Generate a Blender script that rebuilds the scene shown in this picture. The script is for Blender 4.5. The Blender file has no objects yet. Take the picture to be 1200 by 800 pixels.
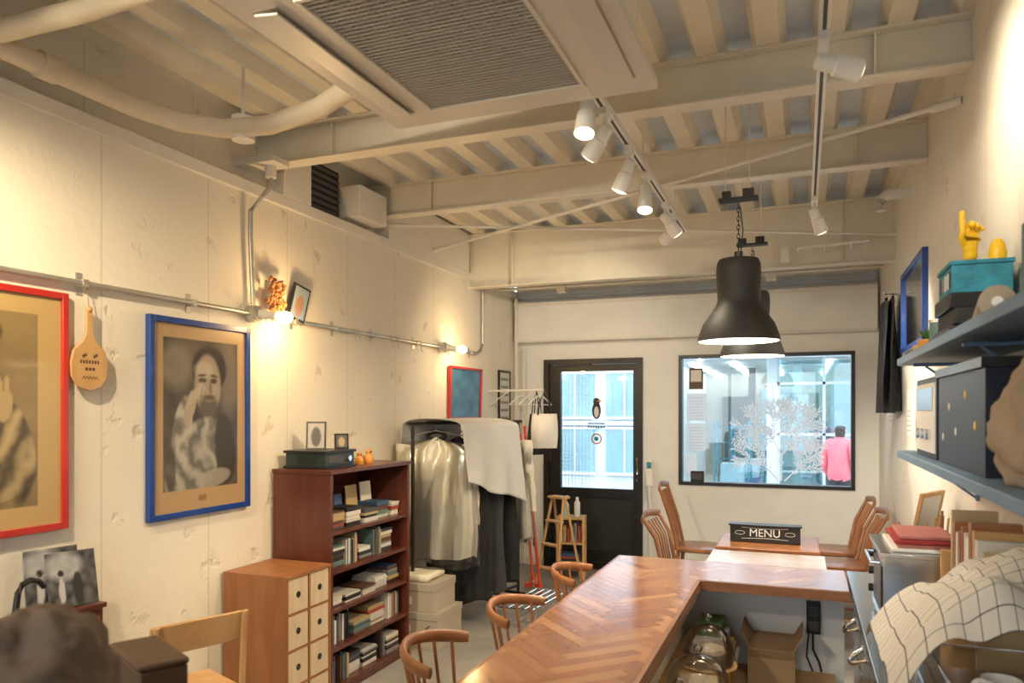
import bpy, bmesh, math, random
from mathutils import Vector, Matrix, noise
R=random.Random(7)
sc=bpy.context.scene
V=Vector
try:
    sc.view_settings.view_transform='Standard'; sc.view_settings.look='None'
except Exception: pass
KL=.56   # lamp energy scale
WARM=(1,.78,.47); MIDW=(1,.84,.60); NEUT=(1,.90,.73)
# ------------------------------------------------------------------ materials
def _nm(name):
    m=bpy.data.materials.new(name); m.use_nodes=True
    nt=m.node_tree; return m,nt,nt.nodes['Principled BSDF']
def N(nt,t,**k):
    n=nt.nodes.new(t)
    for a,b in k.items(): setattr(n,a,b)
    return n
def mixc(nt,fac,a,b,bt='MIX'):
    n=N(nt,'ShaderNodeMix'); n.data_type='RGBA'; n.blend_type=bt
    for s,v in ((0,fac),(6,a),(7,b)):
        if hasattr(v,'links') or hasattr(v,'is_linked'): nt.links.new(v,n.inputs[s])
        elif s==0: n.inputs[0].default_value=v
        else: n.inputs[s].default_value=(*v[:3],1)
    return n.outputs[2]
def ramp(nt,src,stops):
    n=N(nt,'ShaderNodeValToRGB'); nt.links.new(src,n.inputs[0])
    e=n.color_ramp.elements
    while len(e)<len(stops): e.new(.5)
    for i,(p,c) in enumerate(stops):
        e[i].position=p; e[i].color=(c,c,c,1) if not hasattr(c,'__len__') else (*c,1)
    return n.outputs[0]
def mat(name,col,rough=.5,metal=0,bump=0,bs=30,var=.06,vs=5,coat=0,em=0,ecol=None,sheen=0,trans=0):
    m,nt,b=_nm(name)
    tc=N(nt,'ShaderNodeTexCoord'); nz=N(nt,'ShaderNodeTexNoise'); nz.inputs['Scale'].default_value=vs; nz.inputs['Detail'].default_value=4
    nt.links.new(tc.outputs['Object'],nz.inputs['Vector'])
    lo=tuple(max(0,c*(1-var)) for c in col); hi=tuple(min(1,c*(1+var)) for c in col)
    f=ramp(nt,nz.outputs['Fac'],[(.3,0.),(.7,1.)])
    nt.links.new(mixc(nt,f,lo,hi),b.inputs['Base Color'])
    b.inputs['Roughness'].default_value=rough; b.inputs['Metallic'].default_value=metal
    b.inputs['Coat Weight'].default_value=coat
    if trans: b.inputs['Transmission Weight'].default_value=trans
    if em:
        b.inputs['Emission Color'].default_value=(*(ecol or col),1); b.inputs['Emission Strength'].default_value=em
    if bump:
        n2=N(nt,'ShaderNodeTexNoise'); n2.inputs['Scale'].default_value=bs; n2.inputs['Detail'].default_value=5
        nt.links.new(tc.outputs['Object'],n2.inputs['Vector'])
        bp=N(nt,'ShaderNodeBump'); bp.inputs['Strength'].default_value=bump; bp.inputs['Distance'].default_value=.02
        nt.links.new(n2.outputs['Fac'],bp.inputs['Height']); nt.links.new(bp.outputs[0],b.inputs['Normal'])
    return m
def wood(name,c1,c2,scale=(3,3,30),rough=.4,coat=0,rot=0):
    m,nt,b=_nm(name)
    tc=N(nt,'ShaderNodeTexCoord'); mp=N(nt,'ShaderNodeMapping'); mp.inputs['Scale'].default_value=scale
    mp.inputs['Rotation'].default_value=(0,0,rot)
    nz=N(nt,'ShaderNodeTexNoise'); nz.inputs['Scale'].default_value=1.6; nz.inputs['Detail'].default_value=6; nz.inputs['Distortion'].default_value=.6
    nt.links.new(tc.outputs['Object'],mp.inputs[0]); nt.links.new(mp.outputs[0],nz.inputs['Vector'])
    f=ramp(nt,nz.outputs['Fac'],[(.32,0.),(.68,1.)])
    nt.links.new(mixc(nt,f,c1,c2),b.inputs['Base Color'])
    b.inputs['Roughness'].default_value=rough; b.inputs['Coat Weight'].default_value=coat; b.inputs['Coat Roughness'].default_value=.15
    bp=N(nt,'ShaderNodeBump'); bp.inputs['Strength'].default_value=.08; bp.inputs['Distance'].default_value=.01
    nt.links.new(nz.outputs['Fac'],bp.inputs['Height']); nt.links.new(bp.outputs[0],b.inputs['Normal'])
    return m
def wallmat(name,col,axis,period=.606,off=0.,spots=.42,spotcol=(.50,.38,.24)):
    m,nt,b=_nm(name)
    tc=N(nt,'ShaderNodeTexCoord'); sp=N(nt,'ShaderNodeSeparateXYZ'); nt.links.new(tc.outputs['Object'],sp.inputs[0])
    def M(op,a,v=None,c=None):
        n=N(nt,'ShaderNodeMath'); n.operation=op
        nt.links.new(a,n.inputs[0])
        if v is not None:
            if isinstance(v,float): n.inputs[1].default_value=v
            else: nt.links.new(v,n.inputs[1])
        return n.outputs[0]
    x=M('ADD',sp.outputs[axis],off+50*period); x=M('DIVIDE',x,float(period)); x=M('FRACT',x)
    line=M('LESS_THAN',x,.012)
    n1=N(nt,'ShaderNodeTexNoise'); n1.inputs['Scale'].default_value=1.3; n1.inputs['Detail'].default_value=6
    n2=N(nt,'ShaderNodeTexNoise'); n2.inputs['Scale'].default_value=7; n2.inputs['Detail'].default_value=6; n2.inputs['Roughness'].default_value=.55
    n3=N(nt,'ShaderNodeTexNoise'); n3.inputs['Scale'].default_value=28; n3.inputs['Detail'].default_value=5
    for n in (n1,n2,n3): nt.links.new(tc.outputs['Object'],n.inputs['Vector'])
    c=mixc(nt,ramp(nt,n1.outputs['Fac'],[(.3,0.),(.7,1.)]),tuple(k*.93 for k in col),col)
    sf=ramp(nt,n2.outputs['Fac'],[(.665,0.),(.70,spots)])
    c=mixc(nt,sf,c,spotcol)
    lf=M('MULTIPLY',line,.35)
    c=mixc(nt,lf,c,tuple(k*.45 for k in col))
    nt.links.new(c,b.inputs['Base Color']); b.inputs['Roughness'].default_value=.7
    sh=ramp(nt,n2.outputs['Fac'],[(.62,0.),(.69,1.)])
    h=M('MULTIPLY',sh,-.6); h3=M('MULTIPLY',n3.outputs['Fac'],.32); h=M('ADD',h,h3); h=M('SUBTRACT',h,line)
    bp=N(nt,'ShaderNodeBump'); bp.inputs['Strength'].default_value=.5; bp.inputs['Distance'].default_value=.02
    nt.links.new(h,bp.inputs['Height']); nt.links.new(bp.outputs[0],b.inputs['Normal'])
    return m
def clearmat(name,tint=(1,1,1),gl=.08,rough=.02):
    m=bpy.data.materials.new(name); m.use_nodes=True; nt=m.node_tree; nt.nodes.clear()
    o=N(nt,'ShaderNodeOutputMaterial'); t=N(nt,'ShaderNodeBsdfTransparent'); t.inputs[0].default_value=(*tint,1)
    g=N(nt,'ShaderNodeBsdfGlossy'); g.inputs['Roughness'].default_value=rough
    fr=N(nt,'ShaderNodeFresnel'); fr.inputs[0].default_value=1.45
    ad=N(nt,'ShaderNodeMath'); ad.operation='ADD'; ad.inputs[1].default_value=gl; nt.links.new(fr.outputs[0],ad.inputs[0])
    mx=N(nt,'ShaderNodeMixShader'); nt.links.new(ad.outputs[0],mx.inputs[0]); nt.links.new(t.outputs[0],mx.inputs[1]); nt.links.new(g.outputs[0],mx.inputs[2])
    nt.links.new(mx.outputs[0],o.inputs[0]); return m
def translucent(name,col):
    m=bpy.data.materials.new(name); m.use_nodes=True; nt=m.node_tree; nt.nodes.clear()
    o=N(nt,'ShaderNodeOutputMaterial'); d=N(nt,'ShaderNodeBsdfDiffuse'); t=N(nt,'ShaderNodeBsdfTranslucent'); mx=N(nt,'ShaderNodeMixShader'); mx.inputs[0].default_value=.65
    for q in (d,t): q.inputs[0].default_value=(*col,1)
    nt.links.new(d.outputs[0],mx.inputs[1]); nt.links.new(t.outputs[0],mx.inputs[2]); nt.links.new(mx.outputs[0],o.inputs[0]); return m
def paintmat(name,rough=.35,coat=.6,em=0):
    m,nt,b=_nm(name); a=N(nt,'ShaderNodeAttribute'); a.attribute_name='Col'
    nt.links.new(a.outputs['Color'],b.inputs['Base Color']); b.inputs['Roughness'].default_value=rough; b.inputs['Coat Weight'].default_value=coat
    b.inputs['Coat Roughness'].default_value=.06
    return m
# ------------------------------------------------------------------ builder
class B:
    def __init__(s): s.bm=bmesh.new(); s.ms=[]; s.cl=s.bm.verts.layers.float_color.new('Col')
    def mi(s,m):
        if m not in s.ms: s.ms.append(m)
        return s.ms.index(m)
    def _f(s,vs,m,smooth=True):
        i=s.mi(m); fs=set()
        for v in vs:
            for f in v.link_faces: fs.add(f)
        for f in fs: f.material_index=i
    def box(s,c,sz,m,rot=(0,0,0)):
        r=rot if isinstance(rot,Matrix) else (Matrix.Rotation(rot[2],4,'Z')@Matrix.Rotation(rot[1],4,'Y')@Matrix.Rotation(rot[0],4,'X'))
        q=bmesh.ops.create_cube(s.bm,size=1,matrix=Matrix.Translation(c)@r@Matrix.Diagonal((*sz,1)))
        s._f(q['verts'],m)
    def b2(s,x0,x1,y0,y1,z0,z1,m): s.box(((x0+x1)/2,(y0+y1)/2,(z0+z1)/2),(abs(x1-x0),abs(y1-y0),abs(z1-z0)),m)
    def face(s,pts,m):
        vs=[s.bm.verts.new(p) for p in pts]; f=s.bm.faces.new(vs); f.material_index=s.mi(m); return f
    def rings(s,rs,m,cap=True,closed=True):
        i=s.mi(m); L=[[s.bm.verts.new(p) for p in r] for r in rs]; n=len(L[0])
        for a,b in zip(L,L[1:]):
            for k in range(n if closed else n-1):
                f=s.bm.faces.new((a[k],a[(k+1)%n],b[(k+1)%n],b[k])); f.material_index=i
        if cap and closed:
            for r in (L[0][::-1],L[-1]):
                try: f=s.bm.faces.new(r); f.material_index=i
                except Exception: pass
        return L
    def tube(s,pts,r,m,seg=10,flat=(1,1),cap=True):
        pts=[V(p) for p in pts]; rs=[]
        for i,p in enumerate(pts):
            t=(pts[min(i+1,len(pts)-1)]-pts[max(i-1,0)]).normalized()
            up=V((0,0,1)) if abs(t.z)<.95 else V((1,0,0))
            a=t.cross(up).normalized(); b=a.cross(t).normalized()
            rr=r[i] if hasattr(r,'__len__') else r
            rs.append([p+a*math.cos(k/seg*6.28319)*rr*flat[0]+b*math.sin(k/seg*6.28319)*rr*flat[1] for k in range(seg)])
        s.rings(rs,m,cap)
    def cyl(s,a,b,r,m,r1=None,seg=16):
        s.tube([a,b],[r,r if r1 is None else r1],m,seg)
    def lathe(s,c,prof,m,seg=32,rot=None,cap=False):
        c=V(c); rs=[]
        for r,z in prof:
            ring=[]
            for k in range(seg):
                p=V((r*math.cos(k/seg*6.28319),r*math.sin(k/seg*6.28319),z))
                if rot is not None: p=rot@p
                ring.append(c+p)
            rs.append(ring)
        s.rings(rs,m,cap)
    def ball(s,c,r,m,sc_=(1,1,1),seg=14):
        q=bmesh.ops.create_uvsphere(s.bm,u_segments=seg,v_segments=seg//2+2,radius=r,matrix=Matrix.Translation(c)@Matrix.Diagonal((*sc_,1)))
        s._f(q['verts'],m)
    def grid(s,fn,nu,nv,m,col=None):
        i=s.mi(m)
        L=[]
        for a in range(nu+1):
            row=[]
            for b in range(nv+1):
                v=s.bm.verts.new(fn(a/nu,b/nv))
                if col: v[s.cl]=(*col(a/nu,b/nv),1)
                row.append(v)
            L.append(row)
        for a in range(nu):
            for b in range(nv):
                f=s.bm.faces.new((L[a][b],L[a+1][b],L[a+1][b+1],L[a][b+1])); f.material_index=i
    def paint(s,o,u,v,fn,nx,ny,m):
        o=V(o);u=V(u);v=V(v)
        s.grid(lambda a,b:o+u*a+v*b,nx,ny,m,fn)
    def make(s,name,loc=None,rot=0,bevel=0,keep=False,sharp=38,sub=0,solid=0):
        bm=s.bm
        if loc is None:
            if keep: loc=V((0,0,0))
            else:
                xs=[v.co for v in bm.verts]
                loc=V(((min(p.x for p in xs)+max(p.x for p in xs))/2,(min(p.y for p in xs)+max(p.y for p in xs))/2,min(p.z for p in xs)))
                for v in bm.verts: v.co-=loc
        bmesh.ops.recalc_face_normals(bm,faces=bm.faces)
        me=bpy.data.meshes.new(name); bm.to_mesh(me); bm.free()
        for m in s.ms: me.materials.append(m)
        me.shade_smooth(); me.set_sharp_from_angle(angle=math.radians(sharp))
        ob=bpy.data.objects.new(name,me); sc.collection.objects.link(ob)
        ob.location=loc; ob.rotation_euler=(0,0,rot)
        if solid: md=ob.modifiers.new('t','SOLIDIFY'); md.thickness=solid; md.offset=0
        if bevel:
            md=ob.modifiers.new('b','BEVEL'); md.width=bevel; md.segments=2; md.limit_method='ANGLE'; md.angle_limit=math.radians(50)
        if sub: md=ob.modifiers.new('s','SUBSURF'); md.levels=sub; md.render_levels=sub
        return ob
def attach(ch,par):
    ch.parent=par; ch.matrix_parent_inverse=(Matrix.Translation(par.location)@par.rotation_euler.to_matrix().to_4x4()).inverted()
def light(kind,loc,energy,col,par=None,target=None,size=.05,angle=60,blend=.6,name='lamp_light'):
    d=bpy.data.lights.new(name,kind); d.energy=energy*KL; d.color=col
    d.shadow_soft_size=size
    if kind=='SPOT': d.spot_size=math.radians(angle); d.spot_blend=blend
    o=bpy.data.objects.new(name,d); sc.collection.objects.link(o); o.location=loc
    if target is not None: o.rotation_euler=(V(target)-V(loc)).to_track_quat('-Z','Y').to_euler()
    if par: attach(o,par)
    return o
def text(body,size,loc,rot,m,par,ext=.0006,name='lettering'):
    c=bpy.data.curves.new(name,'FONT'); c.body=body; c.size=size; c.extrude=ext; c.align_x='CENTER'; c.align_y='CENTER'
    c.materials.append(m)
    o=bpy.data.objects.new(name,c); sc.collection.objects.link(o); o.location=loc; o.rotation_euler=rot
    attach(o,par); return o
# ------------------------------------------------------------------ material library
WALL_L=wallmat('plaster_left',(.84,.79,.69),1,.606,.12)
WALL_R=wallmat('plaster_right',(.82,.79,.72),1,.45,.0)
WALL_F=mat('painted_wall',(.84,.84,.81),.6,bump=.08,bs=20,var=.03)
CREAM=mat('cream_paint',(.75,.71,.61),.45,bump=.05,bs=40,var=.05)
CREAM2=mat('deck_paint',(.76,.72,.62),.5,var=.06)
DECKB=mat('bluish_paint_and_daylight',(.60,.68,.78),.5,var=.1)
WHITE=mat('white_plastic',(.82,.81,.78),.35,var=.02)
OFFW=mat('offwhite_paint',(.78,.75,.69),.4,var=.03)
ACW=mat('ac_plastic',(.76,.73,.65),.4,var=.02)
ACG=mat('ac_grille',(.52,.50,.44),.5,var=.02)
BLACK=mat('black_paint',(.012,.011,.011),.35,var=.2)
BLACKM=mat('black_matte',(.016,.015,.014),.6,var=.2)
GREYD=mat('dark_grey',(.07,.07,.075),.6)
STEEL=mat('stainless_steel',(.62,.64,.66),.22,1,var=.05,bump=.02,bs=60)
CHROME=mat('chrome',(.75,.76,.78),.12,1)
GALV=mat('galvanised',(.55,.54,.50),.38,.8,var=.12)
FLOORM=mat('concrete_floor',(.30,.28,.26),.55,bump=.1,bs=25,var=.2,vs=3)
LW1=wood('oak_a',(.33,.12,.038),(.43,.175,.06),(3,3,3),.2,.5)
LW2=wood('oak_b',(.26,.085,.027),(.35,.125,.042),(3,3,3),.2,.5)
LW3=wood('oak_c',(.42,.185,.07),(.53,.25,.10),(3,3,3),.2,.5)
LW4=wood('oak_d',(.30,.10,.03),(.40,.155,.05),(3,3,3),.2,.5)
EDGE=wood('counter_edge_wood',(.24,.095,.035),(.33,.14,.05),(2,2,25),.4,.2)
CHAIRW=wood('chair_wood',(.26,.095,.035),(.39,.16,.06),(6,6,2),.38,.3)
CHAIRL=wood('light_chair_wood',(.46,.25,.09),(.58,.34,.15),(6,6,2),.4,.2)
MAHOG=wood('mahogany',(.075,.015,.008),(.125,.028,.013),(9,9,1.2),.35,.3)
CHESTW=wood('chest_wood',(.26,.10,.035),(.35,.145,.055),(9,9,1.5),.45)
DRAWW=wood('drawer_front_wood',(.56,.44,.29),(.64,.52,.37),(3,20,3),.5)
PINE=wood('pine',(.54,.31,.12),(.66,.41,.18),(8,8,2),.5)
BLUEF=mat('blue_lacquer',(.006,.05,.27),.3,var=.1,coat=.3)
REDF=mat('red_lacquer',(.50,.025,.018),.35,var=.1,coat=.2)
REDP=mat('red_plastic',(.65,.06,.03),.35)
SHELFB=mat('blue_grey_shelf',(.17,.28,.42),.5,var=.15,bump=.05)
PIPE=mat('pipe_wrap',(.66,.58,.45),.55,bump=.25,bs=18,var=.08)
PAPER=mat('paper',(.82,.80,.76),.7,var=.02)
CARD=mat('cardboard',(.36,.23,.12),.8,var=.08)
TAUPE=mat('taupe_box',(.44,.38,.30),.7,var=.05)
GLASS=clearmat('window_glass',(.96,.98,1),.03)
DOME=clearmat('dome_glass',(.93,.95,.95),.10,.03)
PLAST=clearmat('garment_plastic',(.92,.92,.91),.06,.2)
DECAL=translucent('white_vinyl',(1,1,1))
NOTICE=translucent('backlit_paper',(.95,.95,.93))
PAINT=paintmat('print',.35,.4)
CLOTHC=mat('cream_cloth',(.74,.69,.57),.85,bump=.3,bs=14,var=.06)
CLOTHG=mat('grey_cloth',(.56,.545,.53),.85,bump=.25,bs=14,var=.05)
CLOTHB=mat('black_cloth',(.012,.012,.014),.9,bump=.3,bs=20,var=.3)
CLOTHN=mat('charcoal_cloth',(.035,.035,.04),.9,bump=.3,bs=20,var=.2)
CLOTHT=mat('tan_cloth',(.42,.33,.24),.9,bump=.3,bs=20,var=.1)
CLOTHBR=mat('brown_cloth',(.15,.105,.075),.95,bump=.3,bs=40,var=.2)
CLOTHW=mat('white_cloth',(.80,.78,.74),.85,bump=.15,bs=14,var=.03)
CLOTHK=mat('ecru_cloth',(.66,.61,.54),.85,bump=.15,bs=14,var=.03)
CHECK=mat('check_line',(.04,.04,.05),.85)
BULB=mat('bulb_glow',(1,.75,.42),.4,em=5,ecol=(1,.66,.30))
LENS=mat('spot_lens_glow',(1,.85,.6),.4,em=8,ecol=(1,.80,.50))
SHIN=mat('shade_inner',(.75,.70,.60),.5)
TUBE=mat('fluorescent_tube',(1,1,1),.4,em=12,ecol=(.9,1,1))
TEAL=mat('teal_tin',(.025,.22,.31),.4,var=.3,vs=30)
YEL=mat('yellow_ceramic',(.85,.50,.012),.35)
ORANGE=mat('orange_ceramic',(.70,.30,.06),.4)
NAVY=mat('navy_tin',(.005,.008,.022),.5,coat=.05)
PINK=mat('pink_jacket',(.80,.17,.21),.7,bump=.3,bs=20)
SKIN=mat('skin',(.62,.40,.30),.5)
HAIR=mat('hair',(.04,.03,.03),.6)
LEAF=mat('houseplant_green',(.08,.20,.05),.5)
DRY=mat('dried_flower',(.34,.14,.05),.9,var=.4,vs=60)
LEATH=mat('brown_leather',(.12,.07,.04),.5,bump=.2,bs=60)
pal=[(.6,.57,.5),(.75,.72,.66),(.04,.04,.045),(.35,.06,.04),(.05,.10,.2),(.45,.35,.2),(.12,.2,.2),(.5,.35,.15),(.25,.25,.27),(.7,.65,.55),(.12,.06,.04),(.08,.08,.08),(.62,.6,.58),(.02,.02,.025)]
BK=[mat('cover_%d'%i,c,.5) for i,c in enumerate(pal)]

XL,XR,YF,YB=-2.73,.62,7.2,-1.8
# ------------------------------------------------------------------ shell
b=B(); b.b2(XL-.2,XR+.2,YB-.2,YF+.2,-.12,0,FLOORM); b.make('floor',keep=True)
b=B(); b.b2(XL-.2,XL,YB,YF+.2,0,2.75,WALL_L); b.b2(XL-.2,XL-.1,YB,YF+.2,2.75,3.24,WALL_L); b.make('wall_left',keep=True)
b=B(); b.b2(XL-.02,XL+.018,YB,YF,2.70,2.765,OFFW); b.make('trim_1',keep=True,bevel=.004)
b=B(); b.b2(XR,XR+.2,YB,YF+.2,0,3.24,WALL_R); b.make('wall_right',keep=True)
DX0,DX1,DZ=-2.43,-1.43,2.07; WX0,WX1,WZ0,WZ1=-1.09,.43,.86,2.08
b=B()
b.b2(XL,DX0,YF,YF+.2,0,3.24,WALL_F); b.b2(DX0,DX1,YF,YF+.2,DZ,3.24,WALL_F); b.b2(DX1,WX0,YF,YF+.2,0,3.24,WALL_F)
b.b2(WX0,WX1,YF,YF+.2,0,WZ0,WALL_F); b.b2(WX0,WX1,YF,YF+.2,WZ1,3.24,WALL_F); b.b2(WX1,XR,YF,YF+.2,0,3.24,WALL_F)
b.make('wall_far',keep=True)
b=B()
b.b2(XL,-2.3,YB-.2,YB,0,3.24,WALL_F); b.b2(.3,XR,YB-.2,YB,0,3.24,WALL_F); b.b2(-2.3,.3,YB-.2,YB,0,.7,WALL_F); b.b2(-2.3,.3,YB-.2,YB,2.4,3.24,WALL_F)
b.make('wall_back',keep=True)
b=B()
for x in (-2.3,-1.45,-.6,.25): b.b2(x,x+.05,YB-.12,YB-.06,.7,2.4,BLACK)
b.b2(-2.3,.3,YB-.12,YB-.06,.7,.75,BLACK); b.b2(-2.3,.3,YB-.12,YB-.06,2.35,2.4,BLACK); b.b2(-2.25,.25,YB-.095,YB-.09,.75,2.35,GLASS)
b.make('window_2',keep=True)
# corrugated roof deck
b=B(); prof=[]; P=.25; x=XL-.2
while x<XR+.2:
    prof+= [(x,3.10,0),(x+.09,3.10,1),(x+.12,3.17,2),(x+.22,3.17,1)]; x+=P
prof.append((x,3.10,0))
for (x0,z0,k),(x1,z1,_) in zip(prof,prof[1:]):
    m=CREAM2 if k!=2 else DECKB  # bluish upper flats: daylight leaking in at the beams, put into the colour
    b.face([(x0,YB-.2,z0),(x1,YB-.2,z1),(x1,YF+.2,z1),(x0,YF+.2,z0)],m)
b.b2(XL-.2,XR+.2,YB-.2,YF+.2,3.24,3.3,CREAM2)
b.make('ceiling',keep=True)
# steel beams (H sections)
def hbeam(y,z0,z1,w=.13,t=.012,x0=XL-.1,x1=XR):
    b=B(); b.b2(x0,x1,y-w/2,y+w/2,z0,z0+t,CREAM); b.b2(x0,x1,y-w/2,y+w/2,z1-t,z1,CREAM); b.b2(x0,x1,y-.006,y+.006,z0+t,z1-t,CREAM)
    for xx in (x0+.5,x1-.35): b.b2(xx,xx+.01,y-w/2+.01,y+w/2-.01,z0+t,z1-t,CREAM)
    b.make('steel_beam',bevel=.002)
hbeam(6.05,2.63,3.10,.10); hbeam(4.53,2.885,3.10,.09); hbeam(3.40,2.90,3.10,.10); hbeam(1.5,2.90,3.10,.10)
# gusset blocks above left wall
b=B(); b.b2(XL-.1,XL+.02,3.47,3.72,2.765,3.1,OFFW); b.make('trim_2',bevel=.004)
b=B(); b.b2(XL-.1,XL+.10,4.12,4.45,2.80,3.0,OFFW); b.make('trim_3',bevel=.004)
b=B(); b.b2(XL-.1,XL+.02,4.62,5.98,2.765,3.1,OFFW); b.make('trim_4',bevel=.004)
b=B(); b.b2(XL-.099,XL-.05,3.74,4.1,2.77,3.08,BLACKM)  # black panel and slats stand in for the dark gap between blocks
for k in range(7): b.box((XL-.045,3.92,2.80+k*.042),(.012,.34,.02),GREYD,(0,.5,0))
b.make('dark_gap_panel')
# braces
def rod(name,p,q,r,m=OFFW):
    b=B(); b.cyl(p,q,r,m,seg=10)
    d=(V(q)-V(p)).normalized(); 
    for e,s in ((V(p),1),(V(q),-1)): b.cyl(e,e+d*s*.12,r*1.7,m,seg=10)
    b.make(name)
rod('brace_rod',(XL+.02,5.3,2.82),(XR,3.58,2.84),.011)
rod('brace_rod',(XL+.02,4.62,2.86),(XR,5.92,2.80),.010)
# far wall trims: header box, louver, pipe
b=B(); b.b2(XL+.02,XR-.02,YF-.13,YF-.001,2.24,2.62,WALL_F); b.b2(XL+.02,XR-.02,YF-.15,YF-.13,2.60,2.635,OFFW); b.b2(XL+.02,XR-.02,YF-.14,YF-.13,2.24,2.26,OFFW); b.make('shutter_box',bevel=.004)
b=B(); b.b2(XL+.02,XR-.02,YF-.03,YF-.001,2.68,2.76,DECKB)
for i in range(3): b.b2(XL+.02,XR-.02,YF-.05,YF-.03,2.69+i*.025,2.70+i*.025,DECKB)
b.make('vent_louver')
b=B(); b.tube([(XL+.05,6.6,2.70),(XR-.02,6.6,2.70)],.014,OFFW); 
for x in (-2.0,-1.0,0): b.cyl((x,6.6,2.7),(x,6.6,3.1),.006,OFFW)
b.b2(-2.1,-2.02,6.57,6.63,2.64,2.70,OFFW); b.b2(-.28,-.2,6.57,6.63,2.64,2.70,OFFW)
b.make('ceiling_pipe')
b=B(); b.tube([(XL+.05,7.05,0.02),(XL+.05,7.05,2.68)],.016,OFFW); b.tube([(XL+.11,7.12,0.02),(XL+.11,7.12,2.2)],.009,OFFW); b.make('wall_pipe')
b=B(); b.b2(XL,DX0-.04,YF-.012,YF,0,.08,OFFW); b.b2(DX1+.04,XR,YF-.012,YF,0,.08,OFFW); b.make('baseboard_far')
b=B(); b.b2(XL,XL+.012,YB,YF,0,.08,OFFW); b.make('baseboard_left')
# ------------------------------------------------------------------ door
b=B(); y0,y1=YF+.02,YF+.08
b.b2(DX0,DX0+.05,YF-.03,YF+.1,0,DZ,BLACK); b.b2(DX1-.05,DX1,YF-.03,YF+.1,0,DZ,BLACK); b.b2(DX0+.05,DX1-.05,YF-.03,YF+.1,DZ-.05,DZ,BLACK); b.b2(DX0+.05,DX1-.05,YF-.02,YF+.1,0,.03,BLACK)
gx0,gx1,gz0,gz1=-2.27,-1.53,.79,1.95
b.b2(DX0+.055,gx0,y0,y1,.03,DZ-.055,BLACK); b.b2(gx1,DX1-.055,y0,y1,.03,DZ-.055,BLACK); b.b2(gx0,gx1,y0,y1,gz1,DZ-.055,BLACK); b.b2(gx0,gx1,y0,y1,.70,gz0,BLACK)
b.b2(gx0,gx1,y0+.02,y1-.02,.18,.70,BLACKM); b.b2(gx0,gx1,y0,y1,.03,.18,BLACK)
b.b2(gx0,gx1,y0+.02,y0+.026,gz0,gz1,GLASS)
b.tube([(gx1+.05,y0,.95),(gx1+.05,y0-.05,.95),(gx1+.05,y0-.05,1.10),(gx1+.05,y0,1.10)],.010,CHROME)
b.cyl((gx1+.05,y0,.88),(gx1+.05,y0-.012,.88),.018,CHROME)
b.b2(-2.3,-1.95,y0-.03,y0,2.0,2.02,GREYD)
for z in (.25,1.05,1.85): b.b2(DX0+.04,DX0+.06,y0-.012,y0,z,z+.09,GREYD)
yy=y0+.017
def disc(b,cx,cz,rx,rz,m,y,n=24,r0=0):
    b.face([(cx+rx*math.cos(k/n*6.28319),y,cz+rz*math.sin(k/n*6.28319)) for k in range(n)],m)
def ringd(b,cx,cz,ro,ri,m,y,n=32):
    for k in range(n):
        a,c=k/n*6.28319,(k+1)/n*6.28319
        b.face([(cx+ro*math.cos(a),y,cz+ro*math.sin(a)),(cx+ro*math.cos(c),y,cz+ro*math.sin(c)),(cx+ri*math.cos(c),y,cz+ri*math.sin(c)),(cx+ri*math.cos(a),y,cz+ri*math.sin(a))],m)
cx=-1.9
disc(b,cx,1.56,.045,.085,BLACK,yy); disc(b,cx,1.65,.034,.036,BLACK,yy-.001); disc(b,cx,1.545,.024,.055,PAPER,yy-.002); disc(b,cx+.03,1.655,.025,.008,ORANGE,yy-.003)
b.b2(cx-.085,cx+.085,yy-.001,yy,1.425,1.437,BLACK)
ringd(b,cx,1.28,.055,.040,ORANGE,yy); disc(b,cx,1.28,.022,.022,TEAL,yy-.001)
for i in range(7): b.b2(cx-.09+i*.026,cx-.073+i*.026,yy-.001,yy,1.39,1.408,BLACK)
door=b.make('door_1',keep=True,bevel=.003)
b=B()
for i in range(9): b.b2(-2.265+i*.035,-2.262+i*.035,y1-.018,y1-.015,.80,1.9,DECKB)
for i in range(32): b.b2(-2.265,-1.98,y1-.018,y1-.015,.80+i*.035,.803+i*.035,DECKB)
b.make('door_wire_mesh',keep=True)
# ------------------------------------------------------------------ window
b=B(); t=.03
b.b2(WX0,WX0+t,YF-.02,YF+.1,WZ0,WZ1,BLACK); b.b2(WX1-t,WX1,YF-.02,YF+.1,WZ0,WZ1,BLACK); b.b2(WX0+t,WX1-t,YF-.02,YF+.1,WZ0,WZ0+t,BLACK); b.b2(WX0+t,WX1-t,YF-.02,YF+.1,WZ1-t,WZ1,BLACK)
b.b2(WX0+t,WX1-t,YF+.05,YF+.056,WZ0+t,WZ1-t,GLASS)
b.make('window_1',keep=True,bevel=.002)
b=B(); yw=YF+.045
b.b2(-1.0,-.87,yw-.002,yw,1.76,1.96,LEATH); b.b2(-.985,-.885,yw-.003,yw-.002,1.83,1.94,PAPER)
b.face([(-1.02,yw,1.46),(-.84,yw,1.46),(-.84,yw,1.72),(-1.02,yw,1.72)],NOTICE); b.face([(-1.02,yw,1.18),(-.85,yw,1.18),(-.85,yw,1.44),(-1.02,yw,1.44)],NOTICE)
for i in range(8): b.b2(-1.0,-.87,yw-.003,yw-.002,1.48+i*.028,1.482+i*.028,BK[8])
for i in range(8): b.b2(-1.0,-.87,yw-.003,yw-.002,1.20+i*.028,1.202+i*.028,BK[8])
b.face([(-1.03,yw,.95),(-.93,yw,.95),(-.93,yw,1.15),(-1.03,yw,1.15)],NOTICE)
b.make('window_notice')
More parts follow.
